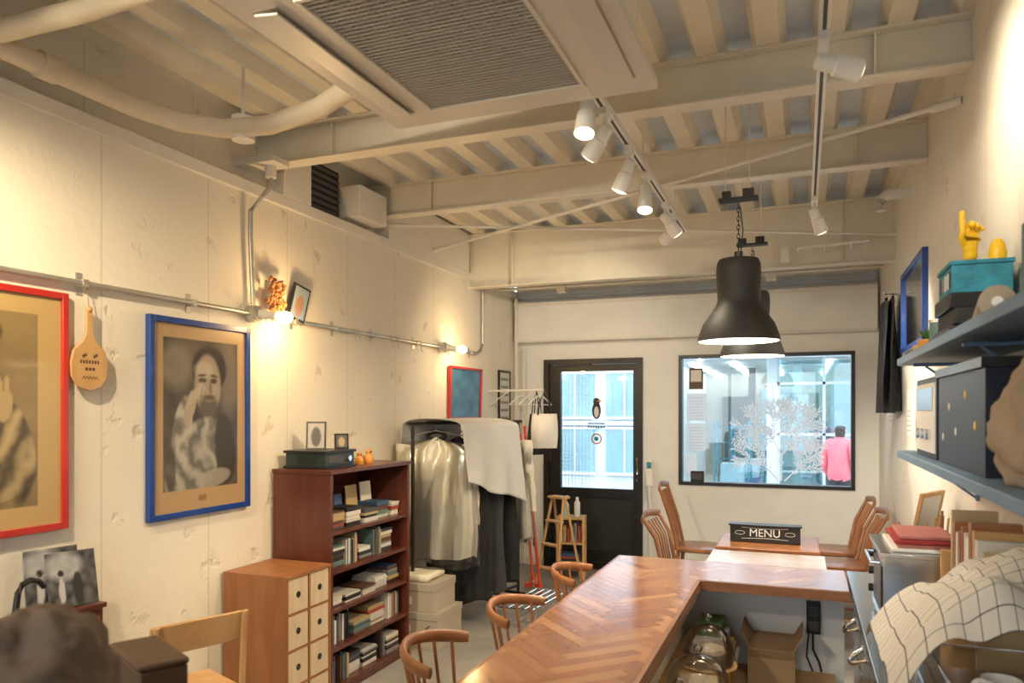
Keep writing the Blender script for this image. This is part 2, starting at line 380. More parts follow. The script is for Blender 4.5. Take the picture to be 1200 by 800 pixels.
b=B(); b.b2(-.98,-.86,YF+.0,YF+.03,WZ0+t,WZ0+t+.10,BLACKM); b.b2(-.97,-.87,YF-.002,YF,WZ0+t+.02,WZ0+t+.08,GREYD); b.make('sill_clock')
# white branch decal
b=B(); YD=[YF+.047]
def dy():
    YD[0]-=.000006; return YD[0]
def branch(x,z,a,l,w,d):
    x2=x+l*math.cos(a); z2=z+l*math.sin(a); nx,nz=-math.sin(a)*w/2,math.cos(a)*w/2
    if z2>1.80 or z2<.91 or x2>.2 or x2<-.62: return
    yd=dy()
    b.face([(x-nx,yd,z-nz),(x2-nx*.7,yd,z2-nz*.7),(x2+nx*.7,yd,z2+nz*.7),(x+nx,yd,z+nz)],DECAL)
    k=5 if d<=2 else 1
    for i in range(k):
        for sgn in (-1,1):
            f=(i+1)/(k+.5); px,pz=x+(x2-x)*f,z+(z2-z)*f; aa=a+sgn*R.uniform(.5,1.1); L=R.uniform(.035,.055)
            qx,qz=px+L*math.cos(aa),pz+L*math.sin(aa); mx_,mz=-math.sin(aa)*.007,math.cos(aa)*.007; yd=dy()
            b.face([(px,yd,pz),((px+qx)/2-mx_,yd,(pz+qz)/2-mz),(qx,yd,qz),((px+qx)/2+mx_,yd,(pz+qz)/2+mz)],DECAL)
    if d>0:
        for s in ((-.65,-.1,.6) if d>2 else (-.5,.45)): branch(x2,z2,a+s+R.uniform(-.15,.15),l*R.uniform(.70,.88),w*.65,d-1)
branch(-.18,.92,1.55,.23,.020,4); branch(-.20,.92,2.3,.18,.014,3); branch(-.15,.92,.8,.15,.014,3)
b.make('tree_decal')
# ------------------------------------------------------------------ left wall: conduit, lamps, frames
b=B(); xr=XL+.03; zr=2.065
b.tube([(xr,.3,zr),(xr,6.12,zr),(xr,6.2,zr+.03),(xr,6.25,zr+.1),(xr,6.25,2.7)],.0125,GALV)
b.tube([(xr,3.20,zr+.05),(xr,3.18,2.45),(xr,3.18,2.60),(xr+.04,3.22,2.68),(xr+.05,3.27,2.74),(xr+.05,3.3,2.86)],.0125,GALV)
for y in (1.65,2.2,2.78,3.55,3.95,4.4,5.0,5.6,6.0):
    b.b2(XL,xr+.016,y-.012,y+.012,zr-.016,zr+.016,GALV); b.b2(XL,XL+.004,y-.014,y+.014,zr-.045,zr+.045,GALV)
b.make('conduit_rail')
def walllamp(y,e):
    b=B(); x=XL+.03
    b.cyl((XL,y,zr),(XL+.055,y,zr),.045,GALV,seg=24); b.cyl((XL+.055,y,zr),(XL+.062,y,zr),.038,GALV,seg=24)
    d=V((.75,.6,-.1)).normalized(); p=V((XL+.055,y,zr))
    b.tube([p,p+d*.04,p+d*.05,p+d*.085],[.024,.026,.021,.021],CREAM,seg=16)
    q=p+d*.085
    rot=V((0,0,1)).rotation_difference(d).to_matrix()
    b.lathe(q,[(.014,0),(.018,.012),(.030,.035),(.034,.055),(.030,.075),(.016,.088),(.001,.092)],BULB,20,rot)
    o=b.make('wall_bulb_lamp')
    light('POINT',q+d*.13+V((.0,0,0)),e,(1,.64,.28),o,size=.035)
walllamp(3.21,20); walllamp(5.44,14)
def shook(y,l=.05):
    b=B()
    pts=[(xr-.014,y,zr+.01),(xr,y,zr+.019),(xr+.014,y,zr+.01),(xr+.014,y,zr-l),(xr+.022,y,zr-l-.014),(xr+.032,y,zr-l-.005)]
    b.tube(pts,.0022,GALV,6); b.make('s_hook')
for y in (4.15,4.2,4.62,4.7,5.05): shook(y)
def ell(x,y,cx,cy,rx,ry,rot=0,soft=.15):
    c,s=math.cos(rot),math.sin(rot); dx,dy=x-cx,y-cy
    u,v=(dx*c+dy*s)/rx,(-dx*s+dy*c)/ry; d=math.sqrt(u*u+v*v)
    return max(0,min(1,(1-d)/soft+.5))
def mx(a,b_,f): return tuple(p*(1-f)+q*f for p,q in zip(a,b_))
def por_blue(x,y):   # x: 0 near .. 1 far ; y 0 bottom..1 top
    tan=(.42,.28,.145)
    if x<.10 or x>.90 or y<.11 or y>.93:
        return tan if not (.45<x<.55 and .04<y<.07) else (.25,.15,.07)
    n=noise.fractal(V((x*4,y*5,1)),1,2,4)*.5
    c=mx((.040,.032,.026),(.13,.105,.08),max(0,min(1,.4+n)))
    c=mx(c,(.28,.24,.19),.6*ell(x,y,.22,.78,.16,.12,0,.6))
    c=mx(c,(.22,.19,.15),.5*ell(x,y,.80,.70,.10,.2,0,.6))
    c=mx(c,(.03,.024,.02),ell(x,y,.58,.77,.19,.13))       # hair
    c=mx(c,(.29,.24,.185),ell(x,y,.56,.68,.145,.17,.1))    # face
    c=mx(c,(.42,.355,.275),.8*ell(x,y,.52,.765,.10,.045,0,.6))
    c=mx(c,(.40,.34,.26),.7*ell(x,y,.49,.665,.045,.03,0,.6)); c=mx(c,(.34,.29,.225),.6*ell(x,y,.64,.665,.035,.03,0,.6))
    c=mx(c,(.04,.03,.025),.95*ell(x,y,.50,.707,.042,.014,0,.5)); c=mx(c,(.04,.03,.025),.95*ell(x,y,.625,.705,.038,.014,0,.5))
    c=mx(c,(.05,.04,.03),.85*ell(x,y,.495,.735,.05,.008,.1,.5)); c=mx(c,(.05,.04,.03),.85*ell(x,y,.63,.733,.045,.008,-.1,.5))
    c=mx(c,(.14,.11,.08),.8*ell(x,y,.590,.665,.014,.04,.1,.6))
    c=mx(c,(.08,.065,.05),.9*ell(x,y,.57,.555,.115,.060,.05,.5)); c=mx(c,(.22,.16,.12),.8*ell(x,y,.57,.593,.045,.008,0,.6)); c=mx(c,(.06,.05,.04),.8*ell(x,y,.57,.615,.07,.010,0,.5))
    f=.66+.34*math.sin(x*26+y*16+n*9)
    c=mx(c,(.36*f,.335*f,.29*f),ell(x,y,.42,.27,.34,.19,.5,.1))  # sleeve
    c=mx(c,(.42*f,.39*f,.34*f),ell(x,y,.28,.40,.10,.22,-.25,.1))
    c=mx(c,(.04,.035,.03),ell(x,y,.76,.32,.12,.20,.2))
    c=mx(c,(.05,.04,.03),.8*ell(x,y,.17,.22,.05,.12,0))
    c=mx(c,(.36,.30,.225),ell(x,y,.37,.56,.05,.10,-.5)) 
    for k in range(4): c=mx(c,(.40,.335,.25),ell(x,y,.37+k*.035,.60+.015*k,.013,.06,-.5,.4)); c=mx(c,(.12,.08,.06),.6*ell(x,y,.388+k*.035,.60+.015*k,.004,.05,-.5,.6))
    c=mx(c,(.32,.30,.25),.8*ell(x,y,.62,.16,.2,.05,.1))
    return c
def por_red(x,y):
    if x<.06 or x>.84 or y<.09 or y>.92: return (.52,.36,.15)
    n=noise.fractal(V((x*3,y*4,5)),1,2,4)*.5
    c=mx((.17,.12,.055),(.30,.21,.095),max(0,min(1,.35+n+.3*y)))
    c=mx(c,(.03,.022,.012),ell(x,y,.42,.83,.20,.08)); c=mx(c,(.26,.175,.085),ell(x,y,.46,.69,.14,.16))
    c=mx(c,(.38,.27,.13),.7*ell(x,y,.50,.71,.07,.08,0,.6))
    c=mx(c,(.03,.02,.01),.9*ell(x,y,.46,.735,.04,.012,0,.5)); c=mx(c,(.03,.02,.01),.9*ell(x,y,.56,.73,.03,.012,0,.5)); c=mx(c,(.05,.03,.015),.85*ell(x,y,.53,.61,.08,.05,0,.5)); c=mx(c,(.25,.14,.07),.8*ell(x,y,.53,.63,.04,.008,0,.5))
    f=.58+.42*math.sin(x*26-y*24+n*7)
    c=mx(c,(.24*f,.17*f,.08*f),ell(x,y,.48,.28,.36,.27,0,.08)); c=mx(c,(.44*f,.33*f,.165*f),ell(x,y,.70,.36,.11,.20,.45,.1))
    c=mx(c,(.38*f,.28*f,.14*f),ell(x,y,.62,.19,.20,.07,.15,.1))
    c=mx(c,(.03,.02,.01),.9*ell(x,y,.50,.36,.05,.16,.1)); c=mx(c,(.42,.30,.145),ell(x,y,.64,.52,.045,.07,-.3)); c=mx(c,(.42,.30,.145),ell(x,y,.61,.59,.018,.05,.1)); c=mx(c,(.42,.30,.145),ell(x,y,.65,.60,.016,.05,.0))
    return c
def frameL(name,ya,yb,za,zb,w,d,fm,fn,tilt=0,nx=100,ny=130,x=XL):
    b=B(); hy,hz=(yb-ya),(zb-za)
    b.b2(0,d,0,w,0,hz,fm); b.b2(0,d,hy-w,hy,0,hz,fm); b.b2(0,d,w,hy-w,0,w,fm); b.b2(0,d,w,hy-w,hz-w,hz,fm)
    b.b2(0,d*.5,w,hy-w,w,hz-w,CARD)
    b.paint((d*.5+.002,w,w),(0,hy-2*w,0),(0,0,hz-2*w),fn,nx,ny,PAINT)
    o=b.make(name,loc=(x+.001,ya,za),bevel=.002); o.rotation_euler=(0,tilt,0); return o
frameL('framed_portrait',2.53,3.18,1.055,1.985,.028,.03,BLUEF,por_blue,.0)
frameL('framed_portrait',1.47,2.135,1.09,2.015,.026,.03,REDF,por_red,.0)
frameL('framed_picture',5.57,6.22,1.48,1.93,.02,.03,REDF,lambda x,y:mx((.02,.09,.17),(.06,.19,.30),max(0,min(1,.5+noise.noise(V((x*5,y*5,2)))))),0.03,30,20)
frameL('framed_notice',6.68,6.98,1.46,1.95,.02,.02,BLACK,lambda x,y:(.7,.68,.62) if (int(y*18)%3) or x<.15 or x>.85 else (.2,.2,.2),0,20,54)
# wooden paddle
b=B()
outline=[(-.012,.0),(-.014,.10),(-.03,.135),(-.07,.17),(-.082,.22),(-.078,.275),(-.05,.315),(0,.33),(.05,.315),(.078,.275),(.082,.22),(.07,.17),(.03,.135),(.014,.10),(.012,0)]
rs=[[(xx,y,-z) for y,z in outline] for xx in (0,.012)]
b.rings(rs,PINE)
b.ball((.006,0,-.003),.014,PINE)
b.tube([(.006,0,.0),(.0,0,.05),(-.01,0,.1)],.002,CARD,6)
for i in range(7): b.b2(.012,.0128,-.045+i*.013,-.037+i*.013,-.222,-.208,LEATH)
for i in range(3): b.b2(.012,.0128,-.022+i*.016,-.010+i*.016,-.250,-.238,LEATH)
for i in range(2): b.box((.0124,-.025+i*.05,-.19),(.0008,.022,.012),LEATH,(.5,0,0))
b.tube([(.0125,-.035+.007*k,-.278+(.006 if k%2 else -.006)) for k in range(11)],.0015,LEATH,5)
b.make('wooden_paddle',loc=(XL+.035,2.215,1.965),bevel=.002)
# dried flower + small photo frame on rail
b=B()
for i in range(130):
    a=R.uniform(0,6.28); r=R.uniform(0,.08); z=R.uniform(0,.17)
    c=(XL+.05+abs(r*math.cos(a))*.6,3.34+r*math.sin(a),2.10+z)
    b.ball(c,R.uniform(.005,.014),DRY,(1,1,R.uniform(.6,1.7)),6)
for i in range(8): b.tube([(XL+.04,3.34,2.03),(XL+.05,3.34+R.uniform(-.04,.04),2.15)],.002,DRY,5)
b.make('dried_flower_bunch')
b=B()
b.b2(0,.015,0,.15,0,.20,BLACK); b.paint((.0155,.012,.012),(0,.126,0),(0,0,.176),lambda x,y:mx((.22,.28,.33),(.28,.16,.10),ell(x,y,.5,.4,.3,.35)),16,20,PAINT)
o=b.make('small_photo_frame',loc=(XL+.03,3.47,2.085)); o.rotation_euler=(-.18,.12,0)
# pipes upper left
b=B(); b.tube([(-2.6,-.5,2.82),(-2.6,2.35,2.82),(-2.55,2.55,2.82),(-2.42,2.68,2.82),(-2.2,2.72,2.82),(-1.9,2.66,2.83),(-1.6,2.52,2.84),(-1.44,2.4,2.84)],.042,PIPE,14)
b.tube([(-2.69,-.5,2.86),(-2.69,2.5,2.86)],.028,PIPE,12)
b.cyl((-2.6,1.93,2.82),(-2.6,2.0,2.82),.05,PIPE); b.make('refrigerant_pipe')
b=B(); b.tube([(-2.55,1.75,2.84),(-2.2,1.77,2.85),(-1.9,1.78,2.87),(-1.46,1.8,2.89)],.036,PIPE,12); b.make('drain_pipe')
b=B(); b.cyl((-2.35,2.72,2.86),(-2.35,2.72,3.10),.008,OFFW); b.cyl((-2.35,2.72,2.77),(-2.35,2.72,2.875),.05,OFFW,seg=20); b.make('pipe_hanger')
b=B(); b.cyl((XL+.08,3.28,2.8),(XL+.08,3.28,2.86),.03,OFFW); b.b2(XL-.1,XL+.16,3.2,3.33,2.86,2.89,OFFW); b.make('junction_box')
# ------------------------------------------------------------------ ceiling AC cassette
b=B(); ax0,ax1,ay0,ay1,az=-1.47,-.46,1.57,2.57,2.65
gx0,gx1,gy0,gy1=-1.27,-.68,1.66,2.45
for q in ((ax0,gx0,ay0,ay1),(gx1,ax1,ay0,ay1),(gx0,gx1,ay0,gy0),(gx0,gx1,gy1,ay1)): b.b2(q[0],q[1],q[2],q[3],az,az+.035,ACW)
b.b2(ax0+.06,ax1-.06,ay0+.03,ay1-.06,az+.035,2.95,OFFW)
b.b2(gx0,gx1,gy0,gy1,az+.024,az+.034,GREYD)
y=gy0+.01
while y<gy1: b.b2(gx0,gx1,y,y+.0085,az-.001,az+.010,ACG); y+=.0195
for x in [gx0+.02+i*.0195 for i in range(29)]: b.b2(x,x+.0035,gy0,gy1,az+.002,az+.010,ACG)
for xx,s in ((ax0+.05,1),(ax1-.14,-1)):
    b.b2(xx,xx+.09,ay0+.10,ay1-.12,az-.002,az+.001,TAUPE)
    b.box((xx+.045,(ay0+ay1)/2-.01,az-.010),(.078,ay1-ay0-.24,.007),ACW,(0,s*.12,0))
for p in ((gx0,gx0+.014,gy0,gy1),(gx1-.014,gx1,gy0,gy1),(gx0+.014,gx1-.014,gy0,gy0+.014),(gx0+.014,gx1-.014,gy1-.014,gy1)): b.b2(p[0],p[1],p[2],p[3],az-.007,az+.01,ACW)
for x in (ax0+.1,ax1-.1):
    for yy in (ay0+.1,ay1-.1): b.cyl((x,yy,2.95),(x,yy,3.1),.006,GALV)
b.make('ceiling_air_conditioner',bevel=.002)
# ------------------------------------------------------------------ lighting tracks
def track(x,ya,yb,z,rods):
    b=B(); b.b2(x-.017,x+.017,ya,yb,z,z+.03,WHITE); b.b2(x-.006,x+.006,ya+.01,yb-.01,z-.001,z,GREYD)
    for y in rods: b.cyl((x,y,z+.03),(x,y,3.098),.005,OFFW,seg=8)
    b.make('light_track',bevel=.002)
track(-.735,2.62,5.1,2.75,(2.95,3.7,4.7)); track(.065,1.2,4.75,2.75,(1.7,2.9,4.2)); track(-1.9,-1.5,1.2,2.75,(-1.2,.9));  # the third track is unseen, added to carry extra fill heads
def head(x,y,d,on=True,e=60,ang=70,L=.13,tz=2.75,aim=None,col=WARM):
    b=B(); d=V(d).normalized(); p=V((x,y,tz)); piv=V((x,y,tz-.085))
    b.b2(x-.016,x+.016,y-.045,y+.045,tz-.028,tz-.001,WHITE)
    b.cyl(p+V((0,0,-.02)),piv,.010,WHITE,seg=10)
    b.ball(piv,.016,WHITE)
    a=piv+d*-.03; 
    b.tube([a,a+d*.008,a+d*.06,a+d*.066,a+d*(L+.012),a+d*(L+.018)],[.018,.026,.028,.034,.038,.037],WHITE,20,cap=False)
    b.tube([a+d*.0,a+d*.002],[.018,.017],WHITE,20)
    e0=a+d*(L+.012); b.tube([e0-d*.004,e0,e0+d*.009,e0+d*.013],[.035,.035,.027,.004],LENS if on else SHIN,20)
    o=b.make('track_spotlight')
    if e: light('SPOT',e0+d*.03,e,col,o,target=e0+d*2,size=.03,angle=ang,blend=.8)
    return o
head(-.735,2.665,(0,-.35,-1),e=70,ang=100,col=MIDW); head(-.735,2.93,(-.65,.25,-.75),e=170,ang=80); head(-.735,3.376,(-.45,.1,-1),e=120,ang=85); head(-.735,3.776,(.02,-.35,-1),e=90,ang=95,col=MIDW); head(-.735,4.36,(.5,.35,-.7),e=150,ang=100,col=NEUT); head(-.735,4.62,(-.6,.7,-.5),e=150,ang=95,col=MIDW)
head(.065,2.6,(.95,.3,-.25),e=40,ang=100,col=MIDW); head(.065,4.55,(.3,.3,-.8),e=120,ang=110,col=NEUT)
head(-1.9,.9,(-.83,.95,-1.0),e=260,ang=90); head(-1.9,.2,(-.8,.5,-.5),e=110,ang=85); head(-1.9,-.7,(.2,.9,-.6),e=170,ang=95,col=MIDW); head(.065,1.4,(-.1,.8,-.6),e=80,ang=85,col=NEUT)  # unseen heads out of frame, added as fill for room and left wall
head(-1.9,.55,(.35,.9,.02),e=170,ang=100,col=MIDW)  # one more unseen fill head, added and aimed level down the room
# ------------------------------------------------------------------ pendant lamps
def pendant(x,y):
    b=B(); z=1.885
    prof=[(.190,0),(.192,.004),(.186,.03),(.165,.085),(.13,.135),(.105,.17),(.097,.20),(.100,.25),(.104,.33),(.101,.372),(.092,.392),(.02,.398)]
    b.lathe((x,y,z),prof,BLACKM,48); b.lathe((x,y,z),[(r-.004 if r>.03 else r,zz+.002 if zz<.3 else zz-.004) for r,zz in prof],SHIN,48)
    b.lathe((x,y,z),[(.186,.002),(.190,0)],BLACKM,48)
    b.cyl((x,y,z+.39),(x,y,z+.43),.02,BLACK); b.cyl((x,y,z+.20),(x,y,z+.39),.022,BLACK)
    b.ball((x,y,z+.13),.045,BULB,(1,1,1.2),18)
    n=11; zz=z+.43
    for i in range(n):   # chain
        c=zz+.012+i*.021; pts=[]
        for k in range(9):
            a=k/8*6.28319; dx=.007*math.cos(a); dz=.014*math.sin(a); pts.append((x+(dx if i%2 else 0),y+(0 if i%2 else dx),c+dz))
        b.tube(pts,.0022,BLACK,5,cap=False)
    b.tube([(x+.012,y,zz),(x+.02,y,zz+.1),(x+.008,y,zz+.22)],.003,BLACK,6)
    zt=zz+.245
    b.b2(x-.09,x+.09,y-.03,y+.03,zt,zt+.012,BLACKM); b.b2(x-.075,x-.035,y-.025,y+.025,zt+.012,zt+.045,BLACKM); b.b2(x+.02,x+.07,y-.025,y+.025,zt+.012,zt+.05,BLACKM)
    b.cyl((x-.06,y,zt+.04),(x-.06,y,3.098),.003,OFFW,seg=8); b.cyl((x+.05,y,zt+.04),(x+.05,y,3.098),.003,OFFW,seg=8)
    o=b.make('pendant_lamp')
    light('POINT',(x,y,z+.05),34,(1,.86,.66),o,size=.04)
pendant(-.285,3.75); pendant(-.285,4.80)
# ------------------------------------------------------------------ counter
CZ=.75
def herring(b,x0,x1,y0,y1,z):
    W=.05; n=6; tmp=bmesh.new(); mats=[b.mi(m) for m in (LW1,LW2,LW3,LW4)]
    c,s=math.cos(.785398),math.sin(.785398)
    def add(px,py,w,h):
        g=.0007; pts=[(px+g,py+g),(px+w-g,py+g),(px+w-g,py+h-g),(px+g,py+h-g)]
        q=[((u*c-v*s)+xm,(u*s+v*c)+ym) for u,v in pts]
        if max(a[0] for a in q)<x0 or min(a[0] for a in q)>x1 or max(a[1] for a in q)<y0 or min(a[1] for a in q)>y1: return
        f=tmp.faces.new([tmp.verts.new((a[0],a[1],z)) for a in q]); f.material_index=R.choice(mats)
    xm,ym=(x0+x1)/2,(y0+y1)/2; K=70
    for k in range(-K,K):
        for mm in range(-7,8):
            add((k+2*n*mm)*W,k*W,n*W,W); add((k-1+2*n*mm)*W,k*W,W,n*W)
    for co,no in (((x0,0,0),(-1,0,0)),((x1,0,0),(1,0,0)),((0,y0,0),(0,-1,0)),((0,y1,0),(0,1,0))):
        bmesh.ops.bisect_plane(tmp,geom=tmp.verts[:]+tmp.edges[:]+tmp.faces[:],plane_co=co,plane_no=no,clear_outer=True)
    for f in tmp.faces:
        nf=b.bm.faces.new([b.bm.verts.new(v.co) for v in f.verts]); nf.material_index=f.material_index
        nf.normal_update()
        if nf.normal.z<0: nf.normal_flip()
    tmp.free()
b=B(); cx0,cx1,cy0,cy1,cb=-.956,-.45,.95,4.13,3.64
b.b2(cx0,cx1,cy0,cy1,CZ-.045,CZ-.001,EDGE); b.b2(cx1,.195,cb,cy1,CZ-.045,CZ-.001,EDGE)
herring(b,cx0+.015,cx1-.015,cy0+.015,cy1-.015,CZ); herring(b,cx1-.015,.195,cb+.015,cy1-.015,CZ)
b.b2(cx0+.1,cx1-.02,cy0+.05,cb+.02,CZ-.10,CZ-.046,EDGE); 
b.b2(-.60,-.56,cy0+.05,cy1-.03,0,CZ-.10,WALL_F)
b.b2(-.56,.195,cy1-.06,cy1-.03,0,CZ-.046,WALL_F)
b.b2(-.56,-.30,1.4,cb+.2,.40,.425,PINE); b.b2(-.56,-.535,1.4,3.8,.0,.40,PINE)
b.b2(-.56,.15,cb+.02,cy1-.07,.22,.245,PINE)
b.make('herringbone_counter',keep=True)
TBW=wood('pale_table_top',(.50,.34,.20),(.60,.42,.27),(3,12,3),.18,.6)
b=B(); b.b2(-.49,.12,4.17,4.55,.715,.74,TBW)
for x in (-.46,.06):
    for y in (4.2,4.49): b.b2(x,x+.035,y,y+.035,0,.715,PINE)
b.b2(-.45,.08,4.2,4.215,.65,.715,PINE); b.b2(-.45,.08,4.51,4.525,.65,.715,PINE)
b.make('side_table',bevel=.004)
# steel prep counter
b=B(); sx0,sx1,sy0,sy1=.205,XR-.005,.6,4.1; sz=.755
b.b2(sx0,sx1,sy0,sy1,sz-.035,sz,STEEL); b.b2(sx1-.012,sx1,sy0,sy1,sz,sz+.10,STEEL)
b.b2(sx0+.03,sx1,sy0+.02,sy1-.02,.10,sz-.035,STEEL)
for y in (sy0+.03,1.6,2.5,3.35,sy1-.06):
    b.b2(sx0+.03,sx0+.07,y,y+.03,0,.10,STEEL)
ys=[.66,1.1,1.54,1.98,2.42,2.86,3.30,3.72]
for i,y in enumerate(ys[:-1]):
    b.b2(sx0+.012,sx0+.03,y+.01,ys[i+1]-.01,.52,.71,STEEL); b.b2(sx0+.012,sx0+.03,y+.01,ys[i+1]-.01,.13,.50,STEEL)
    m_=(y+ys[i+1])/2
    pts=[(sx0+.012-.05*math.sin(math.pi*k/10),m_-.07*math.cos(math.pi*k/10),.645-.03*math.sin(math.pi*k/10)) for k in range(11)]
    b.tube(pts,.009,CHROME,10); b.cyl((sx0+.012,m_-.07,.645),(sx0+.004,m_-.07,.645),.015,CHROME); b.cyl((sx0+.012,m_+.07,.645),(sx0+.004,m_+.07,.645),.015,CHROME)
b.make('steel_prep_counter',keep=True,bevel=.003)
# power strip
b=B(); yp=cy1-.062
b.b2(.02,.085,yp-.035,yp,.44,.60,BLACK); b.b2(.028,.077,yp-.045,yp-.035,.53,.585,GREYD); b.b2(.028,.077,yp-.045,yp-.035,.455,.51,GREYD)
b.tube([(.05,yp-.015,.44),(.05,yp-.02,.36),(.08,yp-.03,.30),(.09,yp-.03,.255)],.005,BLACK,8); b.tube([(.03,yp-.03,.44),(.02,yp-.035,.33),(.05,yp-.04,.255)],.004,BLACK,8)
b.make('power_strip',bevel=.003)
# glass domes & tray
def dome(x,y,z,r,h):
    b=B(); b.lathe((x,y,z),[(.001,0),(r*1.12,0),(r*1.15,.008),(r*1.12,.012),(.001,.012)],PINE,32)
    pr=[(r,.012),(r,.012+h*.35),(r*.96,.012+h*.55),(r*.82,.012+h*.75),(r*.55,.012+h*.92),(r*.2,.012+h),(.006,.012+h*1.005)]
    b.lathe((x,y,z),pr,DOME,36); b.lathe((x,y,z+.012+h),[(.006,0),(.007,.012),(.016,.02),(.018,.032),(.010,.042),(.001,.044)],DOME,16)
    b.lathe((x,y,z+.012),[(.001,0),(r*.7,0),(r*.72,h*.3),(r*.6,h*.4),(.001,h*.42)],CLOTHT,20)
    b.make('cake_dome')
dome(-.38,3.00,.426,.12,.16); dome(-.39,3.42,.426,.11,.17); dome(-.41,2.70,.426,.10,.12)
b=B(); b.b2(-.24,-.03,3.70,4.0,.247,.44,CARD); b.box((-.25,3.85,.47),(.005,.28,.09),CARD,(0,-.5,0)); b.box((-.02,3.85,.47),(.005,.28,.09),CARD,(0,.5,0)); b.box((-.135,3.695,.41),(.20,.004,.08),CARD,(.5,0,0)); b.make('cardboard_box')
b=B(); b.b2(-.52,-.32,3.7,3.98,.247,.40,YEL); b.b2(-.50,-.34,3.72,3.96,.40,.46,PAPER); b.b2(-.48,-.36,3.74,3.9,.46,.53,LEAF); b.make('food_packets',bevel=.004)
# ------------------------------------------------------------------ chairs
def chair_low(name,x,y,rot,top=.785):
    b=B(); sz_=.43
    b.lathe((0,0,sz_),[(.001,-.03),(.18,-.03),(.205,-.018),(.21,0),(.20,.008),(.15,.004),(.001,.002)],CHAIRW,28)
    for sx,sy in ((.13,.14),(.13,-.14),(-.13,.13),(-.13,-.13)):
        b.tube([(sx,sy,sz_-.02),(sx*1.2,sy*1.2,.2),(sx*1.45,sy*1.45,0)],[.017,.018,.012],CHAIRW,10)
    for sy in (.16,-.16): b.cyl((.155,sy*1.02,.22),(-.155,sy*1.0,.22),.009,CHAIRW,seg=8)
    b.cyl((0,.16,.22),(0,-.16,.22),.009,CHAIRW,seg=8)
    arc=[]
    for k in range(17):
        a=math.radians(-78+156*k/16); arc.append((-.03-.20*math.cos(a),.205*math.sin(a),top-.02-.03*abs(math.sin(a))**2))
    rr=[.014]+[.017]*15+[.014]
    b.tube(arc,rr,CHAIRW,12,flat=(.75,1.35))
    for k in range(7):
        a=math.radians(-60+20*k)
        b.tube([(-.02-.15*math.cos(a),.16*math.sin(a),sz_),(-.03-.20*math.cos(a),.205*math.sin(a)*.98,top-.035)],.0065,CHAIRW,8)
    return b.make(name,loc=(x,y,0),rot=rot)
chair_low('dining_chair',-1.05,2.33,0.12,.77); chair_low('dining_chair',-1.01,2.98,-.05,.75); chair_low('dining_chair',-.97,3.72,.05,.76)
def chair_high(name,x,y,rot,top=.90):
    b=B(); sz_=.44
    b.rings([[(.20*c_*f,.21*s_*f,z) for c_,s_ in [(math.copysign(abs(math.cos(t))**.6,math.cos(t)),math.copysign(abs(math.sin(t))**.6,math.sin(t))) for t in [k/28*6.28319 for k in range(28)]]] for f,z in ((.9,sz_-.03),(1,sz_-.018),(1,sz_),(.95,sz_+.006))],CHAIRW)
    for sx,sy in ((.15,.15),(.15,-.15),(-.14,.14),(-.14,-.14)):
        b.tube([(sx,sy,sz_-.02),(sx*1.35,sy*1.3,0)],[.017,.012],CHAIRW,10)
    for sy in (.17,-.17): b.cyl((.17,sy,.2),(-.165,sy*.98,.2),.009,CHAIRW,seg=8)
    for sy in (.17,-.17): b.tube([(-.15,sy*.95,sz_),(-.20,sy*1.05,.66),(-.29,sy*1.15,top)],[.014,.014,.011],CHAIRW,10)
    for k in range(5):
        yy=-.11+.055*k; b.tube([(-.165,yy*.95,sz_),(-.21,yy*1.05,.66),(-.285,yy*1.15,top-.03)],.007,CHAIRW,8)
    arc=[(-.285-.03*math.cos(math.radians(-90+18*k)),-.22+.044*k,top-.01+.02*math.cos(math.radians(-90+18*k))) for k in range(11)]
    b.tube(arc,.016,CHAIRW,10,flat=(.6,1.6))
    return b.make(name,loc=(x,y,0),rot=rot)
chair_high('spindle_chair',-.80,6.35,.0,.93); chair_high('spindle_chair',-.74,5.42,-.1,.80)
chair_high('spindle_chair',.27,5.45,math.pi-.1,.80); chair_high('spindle_chair',.25,6.0,math.pi+.1,.82); chair_high('spindle_chair',.22,6.6,math.pi+.05,.84)
# menu table & sign
b=B(); b.b2(-.5,.1,4.78,5.35,.695,.72,CHAIRW)
b.b2(-.25,-.15,5.0,5.1,.02,.695,BLACKM); b.b2(-.42,.02,4.88,5.25,0,.02,BLACKM); b.make('cafe_table',bevel=.006)
b=B(); b.b2(-.43,-.01,4.98,5.06,.722,.83,BLACKM); b.b2(-.44,0,4.97,5.07,.825,.835,BLACK)
o=b.make('menu_sign',bevel=.003)
text('MENU',.068,(-.22,4.977,.782),(math.pi/2,0,0),PAPER,o)
for zz,sg in ((.745,1),(.817,-1)):
    bb=B(); bb.tube([(-.36+.028*k,4.978,zz+sg*.006*math.cos((k-5)/5*1.5)) for k in range(11)],.0012,PAPER,5); q=bb.make('flourish'); attach(q,o)
for xx in (-.37,-.07):
    bb=B(); bb.tube([(xx+.03*math.cos(k/12*6.28),4.978,.782+.012*math.sin(k/12*6.28)) for k in range(13)],.0012,PAPER,5); q=bb.make('scroll'); attach(q,o)
b=B(); xx,yy=-1.33,7.0
b.lathe((xx,yy,0),[(.001,0),(.11,0),(.11,.012),(.02,.02),(.001,.02)],WHITE,24); b.cyl((xx,yy,.02),(xx,yy,.86),.010,WHITE); b.b2(xx-.03,xx+.03,yy-.02,yy+.02,.86,1.10,WHITE); b.b2(xx-.022,xx+.022,yy-.023,yy-.02,1.02,1.08,TEAL)
b.make('hand_sanitizer_stand',bevel=.004)
